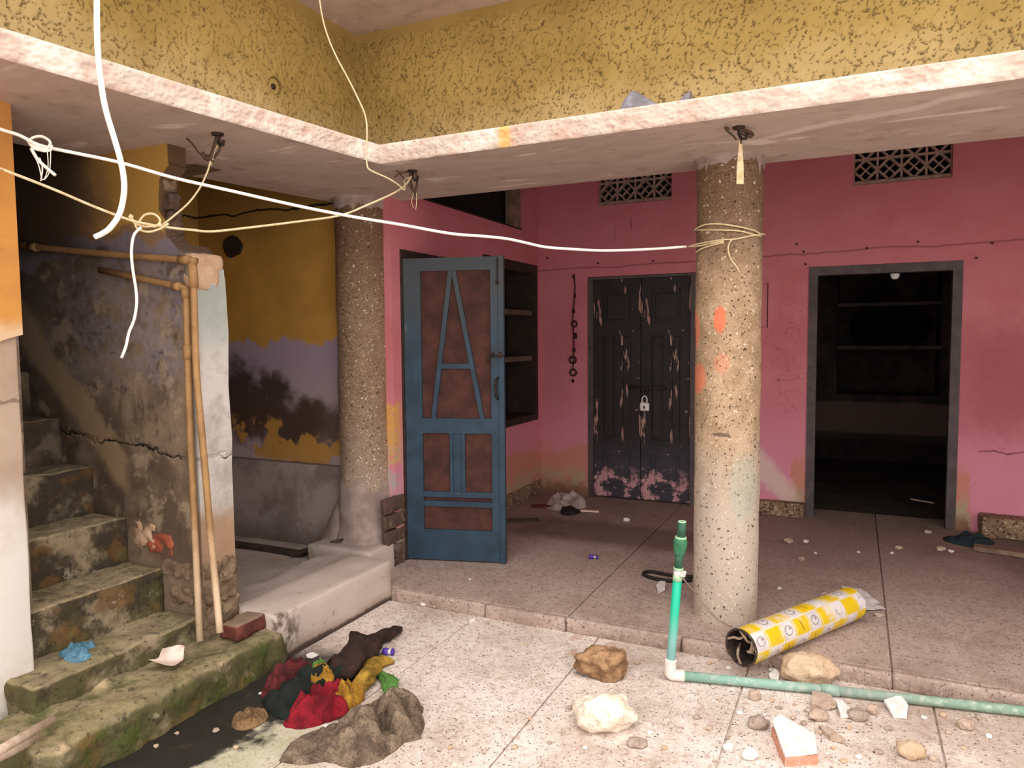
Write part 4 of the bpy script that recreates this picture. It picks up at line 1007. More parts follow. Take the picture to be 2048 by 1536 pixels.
ch_(c2l, G().tube(spline(tl, 4), [.0055]*(9*4+1), 8), 'tail', 'rope_white')
bp0, bp1 = np.array(atp(325, 450, pB, nB)), HK[1]+np.array([0, 0, -.09]); pD, nD = vplane(bp0, bp1)
bb = [atp(x, y, pD, nD) for x, y in ((325, 450), (350, 430), (378, 405), (400, 375), (415, 343), (421, 322))]
ch_(c2l, G().tube(spline(bb, 5), .004, 6), 'branch', 'rope_cream')
# thick white cord dangling from the roof overhang
pz = np.array([-1.98, 1.52, 0]); nn_ = np.array([-pz[1], pz[0], 0]); nn_ = cF*np.array([1, 1, 0])
dc = [atp(x, y, pz, nn_) for x, y in ((195, -40), (194, 0), (194, 60), (197, 120), (204, 180), (213, 225), (228, 275), (241, 320), (248, 360), (247, 395), (238, 430), (220, 456), (205, 467), (190, 474))]
up = dc[0]; top = np.array([-2.5, up[1]-.1, 3.447]); dc = [top, (top*.4+up*.6)]+dc
T(G().tube(spline(dc, 5), .0085, 8).make('dangling_cord', 'rope_white', None, True), 'thick white cord dangling loose from the roof, nearest the camera', 'cord')
# thin wire from the roof to the middle hook
pw_ = np.array([-2.2, 3.07, 0]); nw = np.array([0, 1.0, 0])
tw = [atp(x, y, pw_, nw) for x, y in ((636, -40), (639, 0), (647, 45), (660, 85), (676, 120), (695, 155), (715, 195), (730, 230), (734, 262), (733, 300), (734, 330))]
topw = np.array([tw[0][0]-.02, 3.425, 3.447]); tw = [topw, tw[0]*.7+topw*.3]+tw
tw += [np.array(hk2)*a+atp(x, y, pw_, nw)*(1-a)+np.array([0, 0, c]) for x, y, a, c in ((742, 341, .0, 0), (760, 352, .25, -.02), (774, 363, .45, -.045), (783, 371, .6, -.07))]
tw += [hk2+np.array([-.03, -.03, -.05]), hk2+np.array([0, 0, -.03])]
T(G().tube(spline(tw, 4), .0042, 6).make('bell_wire', 'rope_cream', None, True), 'thin pale wire hanging from the roof past the fascia corner to the middle hook', 'wire')
# ceiling hooks
def hook(p, name, lab):
    h_ = T(empty('ceiling_hook', tuple(p)), lab, 'hook', 'iron hooks under the canopy')
    G().tube([(0, 0, .01), (0, 0, -.03), (.012, 0, -.05), (.03, 0, -.05), (.036, 0, -.03)], .007, 8).lathe([(.001, .004), (.028, .004), (.024, -.006), (.001, -.008)], 12).make('iron', 'rust_iron', h_, True)
    return h_
def tie(par, lines, mat, nm='wire_tie'):
    g = G()
    for P_, r in lines: g.tube(spline([tuple(np.array((e1*a+e2*(-b_))*.00235)) for a, b_ in P_], 5), r, 6)
    return g.make(nm, mat, par, True)
h2 = hook(hk2, 0, 'rusty hook tangled with wires near the inner corner of the canopy')
tie(h2, [([(-10, 2), (-30, 6), (-42, 14)], .003), ([(6, -2), (10, 20), (8, 40), (4, 56)], .006), ([(-6, 6), (-4, 26), (2, 48)], .006), ([(-44, -8), (-28, 8), (-12, 26), (4, 52)], .003), ([(8, 30), (4, 50), (8, 60)], .003)], 'wire_dark')
tie(h2, [([(4, 44), (-3, 66), (-1, 78), (1, 84)], .002), ([(8, 48), (8, 70), (6, 88)], .0025)], 'strap_cream', 'strap')
h1 = hook(HK[1], 1, 'rusty hook with twisted wire over the stair')
tie(h1, [([(0, 4), (-6, 22), (-14, 46), (-12, 52)], .009), ([(-14, 40), (-34, 36), (-46, 20), (-58, 8)], .004), ([(-30, 34), (-24, 44), (-12, 48)], .009), ([(4, 6), (4, 26), (-8, 44)], .005)], 'wire_dark')
tie(h1, [([(4, 10), (-8, 36), (-14, 58)], .003), ([(-34, 34), (-20, 46), (-14, 56)], .003)], 'strap_cream', 'strap')
h3 = hook(HK[2], 2, 'rusty hook in front of the front column holding a cream strap')
tie(h3, [([(-20, 6), (-24, -2), (-14, -6), (-6, 0), (6, 4), (22, 10), (26, 16)], .008), ([(0, 4), (10, 12), (24, 16)], .009), ([(-22, 6), (-12, 14), (-4, 22)], .004), ([(2, 16), (4, 30)], .006)], 'wire_dark')
a_, b__ = .00235, .00235
vs = []
for z, hw in ((-22, 2.5), (-45, 4), (-70, 6.2), (-103, 6.6)):
    for s_ in (-1, 1):
        for t_ in (-.003, .003):
            p = e1*(3+hw*s_)*a_+e2*z*b__; vs.append((p[0]-t_*math.sin(yaw), p[1]+t_*math.cos(yaw), p[2]))
fs = []
for i in range(3):
    k = i*4; fs += [(k, k+4, k+6, k+2), (k+1, k+3, k+7, k+5), (k, k+1, k+5, k+4), (k+2, k+6, k+7, k+3)]
fs += [(0, 2, 3, 1), (12, 13, 15, 14)]
raw('strap', vs, fs, 'strap_cream', h3)
# ================================================================== PIPES ON THE STAIR WALL
def pipe_obj(nm, lab, pts, r, mat, joints=()):
    o = T(empty(nm, tuple(pts[0])), lab, 'pipe'); ch_(o, G().tube(pts, r, 10), 'tube', mat)
    for p, q in joints: ch_(o, G().tube([p, q], r*1.35, 10), 'coupling', mat)
    return o
yp = 2.37
def W(x, y, yy=yp): return aty(x, y, yy)
a = [W(25, 488), W(130, 500), W(250, 511), W(380, 521), W(386, 526), W(387, 560), W(389, 640), W(393, 750), W(402, 850), W(411, 950), W(421, 1070), W(431, 1170), W(440, 1266, 2.33)]
a = spline(a, 3)
pipe_obj('water_pipe', 'ochre water pipe from the wall top, right one of the twin pipes', a, .0155, 'ochre_pipe_paint', ((W(384, 528), W(388, 575)), (W(360, 519.5), W(380, 521)), (W(60, 493), W(75, 495))))
c_ = [W(200, 540), W(290, 559), W(362, 574), W(371, 577), W(373, 600), W(375, 690), W(378, 800), W(382, 900), W(388, 1020), W(393, 1130), W(400, 1282, 2.32)]
pipe_obj('water_pipe', 'ochre painted water pipe with a clamp, the left one of the twin pipes', c_, .0155, 'ochre_pipe_paint', ((W(371, 577), W(372, 596)), (W(348, 571), W(362, 574)), (W(375, 690), W(376, 718))))
# ================================================================== COURTYARD THINGS
def opipe(par, pts, r, nm, mat, seg=16): return ch_(par, G().tube(pts, r, seg), nm, mat)
eb = np.array([-.735, 3.215, CZ+.026]); mid = atz(1660, 1380, CZ+.024); end = atz(2090, 1427, CZ+.024); end = mid+(end-mid)*1.6
gp = T(empty('green_pipe', tuple(eb)), 'green plastic pipe lying on the courtyard floor with an upright riser and hose fitting', 'pipe')
rt = np.array([-.700, 3.212, .43]); ax_ = (rt-eb)/np.linalg.norm(rt-eb)
opipe(gp, [eb+ax_*.05, eb+ax_*.46], .0205, 'riser', 'pipe_upright_teal')
opipe(gp, [eb+ax_*.47, eb+ax_*.445], .0215, 'rim', 'fitting_rim')
opipe(gp, [eb+ax_*.46, eb+ax_*.495], .0195, 'collar', 'fitting_white')
opipe(gp, [eb+ax_*.495, eb+ax_*.505], .0225, 'rim', 'fitting_rim'); opipe(gp, [eb+ax_*.503, eb+ax_*.565], .0185, 'neck', 'fitting_dark_green')
opipe(gp, [eb+ax_*t for t in (.56, .575, .60, .612, .625, .64)], [.018, .025, .0285, .031, .031, .026], 'union', 'fitting_green')
opipe(gp, [eb+ax_*.638, eb+ax_*.648], .0255, 'rim', 'fitting_rim')
g = G(); p0_, p1_ = eb+ax_*.645, eb+ax_*.715
g.tube([p0_, p1_], .0195, 16); opipe(gp, [p0_, p1_], .0195, 'nozzle', 'fitting_dark_green')
tt = [Vector(p1_)+Vector((math.cos(t)*.014, math.sin(t)*.014, 0)) for t in np.linspace(0, 2*math.pi, 17)[:-1]]
ch_(gp, G().tube(tt, .0055, 8, True), 'rim', 'fitting_rim'); ch_(gp, G().tube([p1_+ax_*.0, p1_+ax_*.0015], .011, 12), 'bore', 'black_void')
dx = (mid-eb); dx /= np.linalg.norm(dx)
ch_(gp, G().tube(spline([eb+ax_*.075, eb+ax_*.03, eb+ax_*.004+dx*.004, eb+dx*.03, eb+dx*.065], 5), .0265, 16), 'elbow', 'fitting_white')
opipe(gp, [eb+dx*.062, eb+dx*.07], .0235, 'rim', 'fitting_rim'); opipe(gp, [eb+dx*.06, mid], .0205, 'run', 'pipe_dusty_green'); opipe(gp, [mid-dx*.035, mid+dx*.035], .0245, 'coupling', 'pipe_dusty_green'); opipe(gp, [mid, end], .0205, 'run', 'pipe_dusty_green')
# thin wire from the riser round the column foot
wv = [eb+ax_*.48+np.array([.02, 0, 0])]+[oncol(x, y, .172) for x, y in ((1392, 1188), (1405, 1205), (1420, 1222), (1438, 1239), (1455, 1249), (1470, 1254), (1486, 1252), (1500, 1245))]
wv[0] = aty(1362, 1152, 3.2)
T(G().tube(spline(wv, 5), .0032, 6).make('tie_wire', 'wire_grey', None, True), 'thin grey wire slung from the green riser around the column foot', 'wire')
T(G().rbox(-.012, .012, -.01, .01, -.014, .014, .006, .008, .006, 60, 3).make('wire_tag', 'paper_white', None, True, ), 'white scrap tied on the wire beside the green riser', 'scrap').location = [float(v) for v in aty(1366, 1148, 3.2)]
# printed roll
na, fa = atz(1492, 1337, 0), atz(1712, 1242, 0); rr = .083
na = np.array([na[0]-.0, na[1], .001]); axd = fa-na; axd[2] = 0; L_ = float(np.linalg.norm(axd)); axd /= L_
pn = np.array([-axd[1], axd[0], 0])
ro = T(empty('cardboard_roll', (na[0]+pn[0]*.03, na[1]+pn[1]*.03, rr+.002), math.atan2(axd[1], axd[0])), 'long tube wrapped in yellow and white printed sheet lying across the low step', 'roll')
vs = []; sg = 40; nL = 26
for i in range(nL+1):
    for j in range(sg):
        t = 2*math.pi*j/sg; r_ = rr*(1+.02*mn.noise(Vector((i*.25, math.cos(t)*1.5, math.sin(t)*1.5)))); xx = L_*i/nL
        if i in (0, nL): xx += .012*mn.noise(Vector((math.cos(t)*4, math.sin(t)*4, i)))
        vs.append((xx, r_*math.cos(t), r_*math.sin(t)))
fs = [(i*sg+j, (i+1)*sg+j, (i+1)*sg+(j+1) % sg, i*sg+(j+1) % sg) for i in range(nL) for j in range(sg)]
o = raw('wrap', vs, fs, 'printed_wrap', ro, True)
G().add([(x, rr*.96*math.cos(2*math.pi*j/sg), rr*.96*math.sin(2*math.pi*j/sg)) for x in (.004, L_-.004) for j in range(sg)], [(j, (j+1) % sg, sg+(j+1) % sg, sg+j) for j in range(sg)]).make('core', 'tube_inside', ro, True)
G().add([(.16, rr*.95*math.cos(2*math.pi*j/sg), rr*.95*math.sin(2*math.pi*j/sg)) for j in range(sg)], [tuple(range(sg))]).make('plug', 'tube_inside', ro)
G().tube([(.003, rr*.98*math.cos(t), rr*.98*math.sin(t)) for t in np.linspace(0, 2*math.pi, 41)[:-1]], .0055, 6, True).make('end_rim', 'tube_inside', ro, True)
random.seed(5); g = G()
for k in range(5):
    t0 = k*1.05+random.uniform(-.4, .6); r1 = rr*.93; r2 = rr*random.uniform(.15, .55)
    g.tube(spline([(.006, r1*math.cos(t0), r1*math.sin(t0)), (.01, r1*.7*math.cos(t0+.4), r1*.7*math.sin(t0+.4)), (.02, r2*math.cos(t0+.9), r2*math.sin(t0+.9)), (.07, r2*1.6*math.cos(t0+1.3), r2*1.6*math.sin(t0+1.3))], 4), .0065, 6)
g.make('torn_lining', 'tube_fibre', ro, True)
# ---- sheets
def sheet(name, lab, cat, px, z, mat, curl=.01, seed=0, th=.002, grp=None):
    P = [atz(x, y, z)[:2] for x, y in px]; c = np.mean(P, 0); n = len(P); rings = [0, .25, .5, .75, 1.0]; m_ = 6; vs = []
    bd = []
    for i in range(n):
        for k in range(m_): t = k/m_; bd.append(P[i]*(1-t)+P[(i+1) % n]*t)
    N = len(bd)
    for sgn in (1, -1):
        for r_ in rings[1:]:
            for p in bd:
                q = c+(p-c)*r_; hgt = curl*(.5+mn.noise(Vector((q[0]*12, q[1]*12, seed))))+curl*1.2*max(0, r_-.55)*(mn.noise(Vector((q[0]*9, q[1]*9, seed+5)))+.4)
                vs.append((q[0]-c[0], q[1]-c[1], max(hgt, 0)+.002+(th if sgn > 0 else 0)))
        vs.append((0, 0, .002+curl*.4+(th if sgn > 0 else 0)))
    R_ = len(rings)-1; fs = []; half = R_*N+1
    for s_ in (0, 1):
        b0 = s_*half
        for i in range(R_-1):
            for j in range(N):
                q = (b0+i*N+j, b0+i*N+(j+1) % N, b0+(i+1)*N+(j+1) % N, b0+(i+1)*N+j); fs.append(q[::-1] if s_ == 0 else q)
        for j in range(N):
            q = (b0+R_*N, b0+j, b0+(j+1) % N); fs.append(q if s_ == 0 else q[::-1])
    o_ = (R_-1)*N
    for j in range(N): fs.append((o_+j, half+o_+j, half+o_+(j+1) % N, o_+(j+1) % N))
    o = raw(name, vs, fs, mat, None, False); o.location = (float(c[0]), float(c[1]), z); return T(o, lab, cat, grp)
sheet('paper_sheet', 'torn white paper sheet behind the far end of the yellow roll', 'paper', ((1682, 1177), (1720, 1179), (1742, 1196), (1760, 1210), (1752, 1212), (1771, 1222), (1728, 1223), (1710, 1200)), .0, 'paper_white', .012, 3)
sheet('paper_scrap', 'crumpled pinkish paper lying on the lowest mossy step', 'paper', ((298, 1335), (318, 1322), (325, 1306), (345, 1312), (371, 1305), (366, 1325), (343, 1344)), .10, 'paper_pinkish', .03, 6)
# ---- rags: crumpled heaps
def heap(name, lab, px, z, H_, mat, seed, f=9.0, nr=26, nt=110, cat='rag', grp=None, folds=None, nf=11):
    """crumpled cloth: star-shaped outline filled with rolled folds; where folds meet they crease"""
    P = [np.array(atz(x, y, z)[:2]) for x, y in px]; c = np.mean(P, 0)
    angs = np.array([math.atan2(*(p-c)[::-1]) for p in P]); rads = np.array([np.linalg.norm(p-c) for p in P]); od = np.argsort(angs); angs, rads = angs[od], rads[od]
    A3, R3 = np.r_[angs-2*math.pi, angs, angs+2*math.pi], np.r_[rads, rads, rads]
    rg = np.random.default_rng(seed); size = float(rads.mean())
    if folds: F = [([np.array(atz(x, y, z+h_*.6)[:2])-c for x, y in pp], w_, h_) for pp, w_, h_ in folds]
    else:
        F = []
        for k in range(nf):
            t = rg.uniform(-math.pi, math.pi); R_ = np.interp(t, A3, R3); a0 = np.array([math.cos(t), math.sin(t)])*R_*rg.uniform(.1, .85); d = rg.uniform(-math.pi, math.pi); pts = [a0]
            for q in range(4): d += rg.uniform(-.7, .7); pts.append(pts[-1]+np.array([math.cos(d), math.sin(d)])*size*.28)
            F.append((pts, size*rg.uniform(.16, .30), H_*rg.uniform(.45, 1.0)))
    th = -math.pi+2*math.pi*np.arange(nt)/nt; RR = np.interp(th, A3, R3); XY = []; SS = []
    for i in range(1, nr+1):
        s_ = i/nr
        for j in range(nt):
            k = RR[j]*s_*(1+.05*mn.noise(Vector((math.cos(th[j])*6, math.sin(th[j])*6, seed)))); XY.append((math.cos(th[j])*k, math.sin(th[j])*k)); SS.append(s_)
    XY.append((0, 0)); SS.append(0); XY = np.array(XY); SS = np.array(SS)
    WX_ = XY+size*.07*np.array([(mn.noise(Vector((x*f*1.4, y*f*1.4, seed))), mn.noise(Vector((x*f*1.4, y*f*1.4, seed+9)))) for x, y in XY])
    Z = np.zeros(len(XY))+H_*.12
    for pts, w_, h_ in F:
        pp = spline(pts, 3); dm = np.full(len(XY), 9.0); L = len(pp)-1; tt = np.zeros(len(XY))
        for q in range(L):
            a_, b_ = np.array(pp[q]), np.array(pp[q+1]); ab = b_-a_; t = np.clip(((WX_-a_)@ab)/(ab@ab+1e-9), 0, 1); dd = np.hypot(*(WX_-(a_+t[:, None]*ab)).T); m_ = dd < dm; dm = np.where(m_, dd, dm); tt = np.where(m_, (q+t)/L, tt)
        prof = np.sqrt(np.clip(1-(dm/w_)**2, 0, 1))*(.6+.4*np.sin(np.pi*np.clip(tt, .05, .95)))
        Z = np.maximum(Z, h_*prof+H_*.05)
    for k in range(16):
        t = rg.uniform(-math.pi, math.pi); R_ = np.interp(t, A3, R3); a0 = np.array([math.cos(t), math.sin(t)])*R_*rg.uniform(.1, .9); d = rg.uniform(-math.pi, math.pi); w_ = size*rg.uniform(.05, .10); dm = np.full(len(XY), 9.0)
        for q in range(4):
            d += rg.uniform(-.5, .5); b_ = a0+np.array([math.cos(d), math.sin(d)])*size*.16; ab = b_-a0; t2 = np.clip(((WX_-a0)@ab)/(ab@ab+1e-9), 0, 1); dm = np.minimum(dm, np.hypot(*(WX_-(a0+t2[:, None]*ab)).T)); a0 = b_
        Z = Z+H_*rg.choice([-.16, .2])*np.exp(-(dm/w_)**2)
    nz = np.array([mn.noise(Vector((x*f*3, y*f*3, seed+3)))+.6*mn.noise(Vector((x*f*7, y*f*7, seed+4))) for x, y in XY])
    Z = (Z+H_*.07*nz)*np.sqrt(np.clip(1-SS**6, 0, 1))+.003; Z = np.maximum(Z, .003)
    n = len(XY); vs = [(x, y, h_) for (x, y), h_ in zip(XY, Z)]; fs = []
    for i in range(nr-1):
        for j in range(nt): fs.append((i*nt+j, (i+1)*nt+j, (i+1)*nt+(j+1) % nt, i*nt+(j+1) % nt))
    for j in range(nt): fs.append((nr*nt, j, (j+1) % nt))
    vs += [(vs[(nr-1)*nt+j][0], vs[(nr-1)*nt+j][1], 0) for j in range(nt)]
    fs += [((nr-1)*nt+j, n+j, n+(j+1) % nt, (nr-1)*nt+(j+1) % nt) for j in range(nt)]; fs.append(tuple(reversed([n+j for j in range(nt)])))
    o = raw(name, vs, fs, mat, None, True); o.location = (float(c[0]), float(c[1]), z); return T(o, lab, cat, grp)
def snake(name, lab, px, z, rad, mat, seed, cat='rag', zz=None):
    P = [np.array(atz(x, y, z+r_*.8)) for (x, y), r_ in zip(px, rad)]
    pts = spline(P, 7); R_ = np.interp(np.linspace(0, 1, len(pts)), np.linspace(0, 1, len(rad)), rad); g = G(); sg = 20; vs = []
    c = pts[len(pts)//2]; n = len(pts)
    for i, p in enumerate(pts):
        t_ = pts[min(i+1, n-1)]-pts[max(i-1, 0)]; t_ = t_/np.linalg.norm(t_); a_ = np.array([-t_[1], t_[0], 0]); a_ = a_/np.linalg.norm(a_)
        end = min(1, math.sqrt(max(0, min(i, n-1-i))/3.0+.04))
        for j in range(sg):
            th = 2*math.pi*j/sg+i*.12; q = Vector((p[0]*9+math.cos(th)*1.1, p[1]*9+math.sin(th)*1.1, seed+i*.05))
            r_ = R_[i]*end*(1+.16*math.sin(3*th+i*.35)+.08*math.sin(7*th-i*.6))*(.85+.5*mn.noise(q)+.35*(1-abs(mn.noise(q*2.0)*2))*.6)
            v = p+a_*r_*1.15*math.cos(th)+np.array([0, 0, 1])*r_*.8*math.sin(th); vs.append((v[0]-c[0], v[1]-c[1], max(v[2]-z, .003)))
    fs = [(i*sg+j, i*sg+(j+1) % sg, (i+1)*sg+(j+1) % sg, (i+1)*sg+j) for i in range(n-1) for j in range(sg)]+[tuple(reversed(range(sg))), tuple((n-1)*sg+j for j in range(sg))]
    o = raw(name, vs, fs, mat, None, True); o.location = (float(c[0]), float(c[1]), z); return T(o, lab, cat)
RG = 'heap of rags on the courtyard floor'
heap('burlap_sack', 'crumpled grey-brown burlap sack, largest and nearest of the rag heap', ((706, 1421), (742, 1408), (777, 1394), (812, 1392), (845, 1419), (842, 1436), (847, 1461), (842, 1477), (807, 1486), (772, 1514), (721, 1534), (651, 1524), (558, 1524), (581, 1487), (626, 1466), (676, 1448)), CZ, .10, 'burlap', 2, 8.5, 46, 190, 'sack', None, [
    (((768, 1408), (790, 1396), (815, 1396), (838, 1414), (842, 1432)), .055, .085), (((715, 1424), (728, 1440), (730, 1462), (748, 1492)), .055, .11), (((748, 1418), (775, 1412), (800, 1430), (812, 1455)), .045, .10),
    (((772, 1482), (806, 1474), (832, 1464), (846, 1456)), .04, .06), (((655, 1478), (690, 1468), (702, 1495), (722, 1528)), .045, .075), (((572, 1512), (600, 1488), (650, 1474)), .05, .05), (((640, 1508), (675, 1498)), .05, .045),
    (((600, 1518), (660, 1514), (705, 1508)), .04, .03), (((735, 1512), (765, 1498), (790, 1488)), .045, .05), (((785, 1440), (796, 1455), (826, 1448)), .03, .075), (((690, 1440), (705, 1452), (712, 1475)), .04, .07)])
heap('rag', 'bright red rag in the middle of the rag heap', ((634, 1379), (681, 1366), (685, 1400), (696, 1425), (650, 1447), (590, 1459), (567, 1452), (581, 1430), (622, 1412)), CZ, .085, 'rag_red', 5, 11, grp=RG)
heap('rag', 'blackish green rag left of the red rag', ((528, 1402), (570, 1370), (625, 1350), (692, 1346), (705, 1366), (650, 1382), (625, 1420), (575, 1442), (545, 1432)), CZ, .10, 'rag_dark_green', 7, 9, grp=RG)
heap('rag', 'maroon rag at the back of the rag heap near the step', ((522, 1392), (556, 1362), (580, 1340), (612, 1330), (630, 1342), (606, 1356), (578, 1376), (545, 1402)), CZ, .09, 'rag_maroon', 9, 11, grp=RG)
heap('rag', 'small mustard rag beside the red rag', ((679, 1379), (694, 1366), (715, 1384), (713, 1411), (694, 1423), (678, 1414)), CZ, .07, 'rag_mustard', 4, 14, 16, 70, grp=RG)
heap('rag', 'scrap of mustard cloth between the maroon and black rags', ((622, 1350), (640, 1342), (662, 1350), (664, 1364), (640, 1368)), CZ+.05, .05, 'rag_mustard', 14, 16, 12, 50, grp=RG)
heap('rag', 'tiny bright green cloth scrap behind the mustard scrap', ((626, 1335), (646, 1330), (652, 1340), (634, 1346)), CZ+.02, .04, 'rag_green', 15, 18, 10, 40, grp=RG)
heap('rag', 'tan rag soaking in the dark wet strip', ((466, 1442), (500, 1420), (530, 1424), (524, 1448), (480, 1462)), CZ, .035, 'rag_tan', 16, 11, grp=RG)
snake('rag', 'long twisted blackish brown rag pointing away from the heap', ((803, 1254), (782, 1266), (757, 1277), (728, 1291), (708, 1312), (697, 1334), (668, 1350)), CZ, (.018, .03, .04, .065, .07, .068, .06), 'rag_black_brown', 3)['group'] = RG
snake('rag', 'twisted yellow net rag with a pointed end', ((790, 1323), (768, 1322), (744, 1327), (742, 1345), (728, 1360), (717, 1374), (716, 1390)), CZ, (.012, .028, .034, .036, .042, .04, .03), 'rag_yellow', 6)['group'] = RG
snake('rag', 'strip of grass green cloth between the yellow rag and the sack', ((750, 1345), (768, 1352), (780, 1368), (783, 1386), (800, 1400), (815, 1404)), CZ, (.018, .026, .028, .026, .024, .018), 'rag_green', 8)['group'] = RG
heap('rag', 'light blue rag lying on the second step', ((124, 1302), (140, 1290), (168, 1289), (190, 1298), (188, 1312), (160, 1326), (126, 1328), (134, 1316)), .185, .045, 'rag_blue', 21, 15)
# ---- stones and rubble
def rock(name, lab, px, py, z, wpx, hpx, dp_, mat, seed, sub=3, amp=.28, cat='stone', grp=None, flat=.25, yawr=0.0):
    p = atz(px, py, z); dist = float(np.linalg.norm(p-CAMP)); s_ = dist/FPX; a = wpx*s_/2; hh = hpx*s_/2*1.05; bm = bmesh.new(); bmesh.ops.create_icosphere(bm, subdivisions=sub, radius=1)
    for v in bm.verts:
        q = Vector(v.co)*1.1+Vector((seed*3.7, seed*1.3, seed)); k = 1+amp*mn.noise(q*1.2)+amp*.55*mn.noise(q*2.6)+amp*.25*mn.noise(q*6)
        v.co = v.co*k; v.co.x *= a; v.co.y *= a*dp_; v.co.z = max(v.co.z, -1+flat)*hh
    mz = min(v.co.z for v in bm.verts)
    for v in bm.verts: v.co.z -= mz
    me = bpy.data.meshes.new(name); bm.to_mesh(me); bm.free(); me.polygons.foreach_set('use_smooth', [sub > 2]*len(me.polygons))
    o = link(name, me, mat); c = np.array(p); c[2] = z; fw = np.array([cF[0], cF[1], 0]); c = c+fw/np.linalg.norm(fw)*a*dp_*.8; o.location = [float(t) for t in c]; o.rotation_euler.z = yaw+yawr; return T(o, lab, cat, grp)
rock('stone', 'brown jagged stone on the joint left of the green pipe', 1210, 1362, CZ, 96, 58, .7, 'stone_brown', 2, 4, .36)
rock('stone', 'large pale whitish stone in the foreground', 1212, 1470, CZ, 112, 62, .7, 'stone_pale', 5, 4, .30)
rock('stone', 'rounded beige stone behind the horizontal green pipe', 1630, 1374, CZ, 98, 50, .7, 'stone_beige', 9, 4, .22)
random.seed(3)
def shard(name, lab, px, z, th, mat, tilt, seed, cat='shard', grp=None, th2=None):
    P = [np.array(atz(x, y, z)[:2]) for x, y in px]; c = np.mean(P, 0); ol_ = jit([tuple(p-c) for p in P]+[tuple(P[0]-c)], .004, 3, seed)[:-1]
    o = G().prism(ol_, lambda u, v, wv: (u, v, wv+tilt[0]*u+tilt[1]*v), 0, th).make(name, mat); mz = min(v.co.z for v in o.data.vertices)
    bm = bmesh.new(); bm.from_mesh(o.data); bmesh.ops.recalc_face_normals(bm, faces=bm.faces); bm.to_mesh(o.data); bm.free()
    o.location = (float(c[0]), float(c[1]), z-mz+.001); return T(o, lab, cat, grp)
# brick fragment with white plaster face
bq = [np.array(atz(x, y, CZ)[:2]) for x, y in ((1542, 1472), (1560, 1462), (1630, 1500), (1636, 1530), (1570, 1534))]; bc = np.mean(bq, 0)
bf = T(empty('brick_fragment', (bc[0], bc[1], CZ)), 'salmon brick fragment with a white plaster face at the bottom edge', 'brick')
ol_ = jit([tuple(p-bc) for p in bq]+[tuple(bq[0]-bc)], .006, 3, 3)[:-1]
G().prism(ol_, lambda u, v, wv: (u, v, wv), 0, .034).make('brick_body', 'brick_salmon', bf); G().prism([(u*.97, v*.97+.004) for u, v in ol_], lambda u, v, wv: (u, v, wv+.12*v), .046, .056).make('plaster_face', 'plaster_white', bf)
rock('rubble_lump', 'grey-brown clump behind the salmon brick fragment', 1522, 1462, CZ, 36, 22, .8, 'rubble_grey', 31, 3, .4, 'rubble')
shard('plaster_shard', 'white plaster shard below the pipe coupling, the smaller of two', ((1672, 1413), (1684, 1412), (1702, 1428), (1700, 1438), (1680, 1436)), CZ, .012, 'plaster_white', (.05, .15), 2)
shard('plaster_shard', 'larger white plaster shard right of the pipe coupling', ((1768, 1412), (1800, 1408), (1816, 1424), (1814, 1440), (1786, 1436)), CZ, .012, 'plaster_white', (.05, .18), 4)
shard('plaster_shard', 'white star-shaped plaster chip just behind the green pipe', ((1537, 1356), (1552, 1349), (1560, 1356), (1556, 1364), (1540, 1364)), CZ, .012, 'plaster_white', (0, .2), 6)
shard('plaster_shard', 'small white chip at the low step behind the green riser', ((1323, 1280), (1334, 1274), (1336, 1281)), CZ, .012, 'plaster_white', (0, .2), 7)
shard('plaster_shard', 'white triangular flake at the edge of the low step under the black loop', ((1312, 1178), (1320, 1172), (1332, 1174), (1330, 1184), (1316, 1188)), 0, .012, 'paper_white', (0, .15), 8)
shard('plaster_shard', 'flat beige shard beside the smaller white plaster shard', ((1624, 1395), (1662, 1404), (1672, 1420), (1640, 1424), (1622, 1416)), CZ, .02, 'rubble_beige', (.08, .1), 9)
shard('plaster_shard', 'long thin brown shard right of the brick fragment', ((1636, 1460), (1664, 1468), (1690, 1490), (1660, 1482)), CZ, .018, 'rubble_beige', (.1, .1), 10)
for lab, x, y, wd, hg, mt, sd in (('round beige pebble in front of the green pipe', 1512, 1396, 22, 18, 'rubble_beige', 41), ('round grey pebble between the two white plaster shards', 1748, 1425, 20, 18, 'rubble_beige', 42), ('lumpy beige stone near the bottom right corner', 1832, 1512, 40, 30, 'stone_beige', 43), ('tan lump under the smaller white plaster shard', 1642, 1438, 36, 18, 'rubble_beige', 44),
                              ('grey lump left of the larger white plaster shard', 1722, 1438, 34, 18, 'rubble_grey', 45), ('white pebble left of the brick fragment', 1502, 1516, 28, 18, 'plaster_white', 46), ('small white pebble left of the brick fragment', 1459, 1500, 18, 18, 'plaster_white', 47), ('broken lump right below the larger white shard', 1938, 1456, 26, 16, 'rubble_beige', 48),
                              ('grey flat cinder in front of the pale stone', 1275, 1494, 36, 12, 'rubble_grey', 49), ('white pebble beside the base of the raised slab', 622, 1315, 22, 9, 'plaster_white', 50), ('little grey stone above the pale stone', 1232, 1409, 18, 12, 'rubble_grey', 51), ('flat pale pebble near the panel joint', 1221, 1294, 18, 9, 'rubble_beige', 52), ('brown pebble under the far end of the roll', 1762, 1233, 18, 8, 'rubble_grey', 53), ('dark pebble at the step near the right edge', 2012, 1398, 14, 10, 'rubble_grey', 54)):
    rock('pebble', lab, x, y+hg*.35, CZ if y > 1290 or x < 1000 else 0.0, wd, hg, .8, mt, sd, 3, .3, 'pebble')
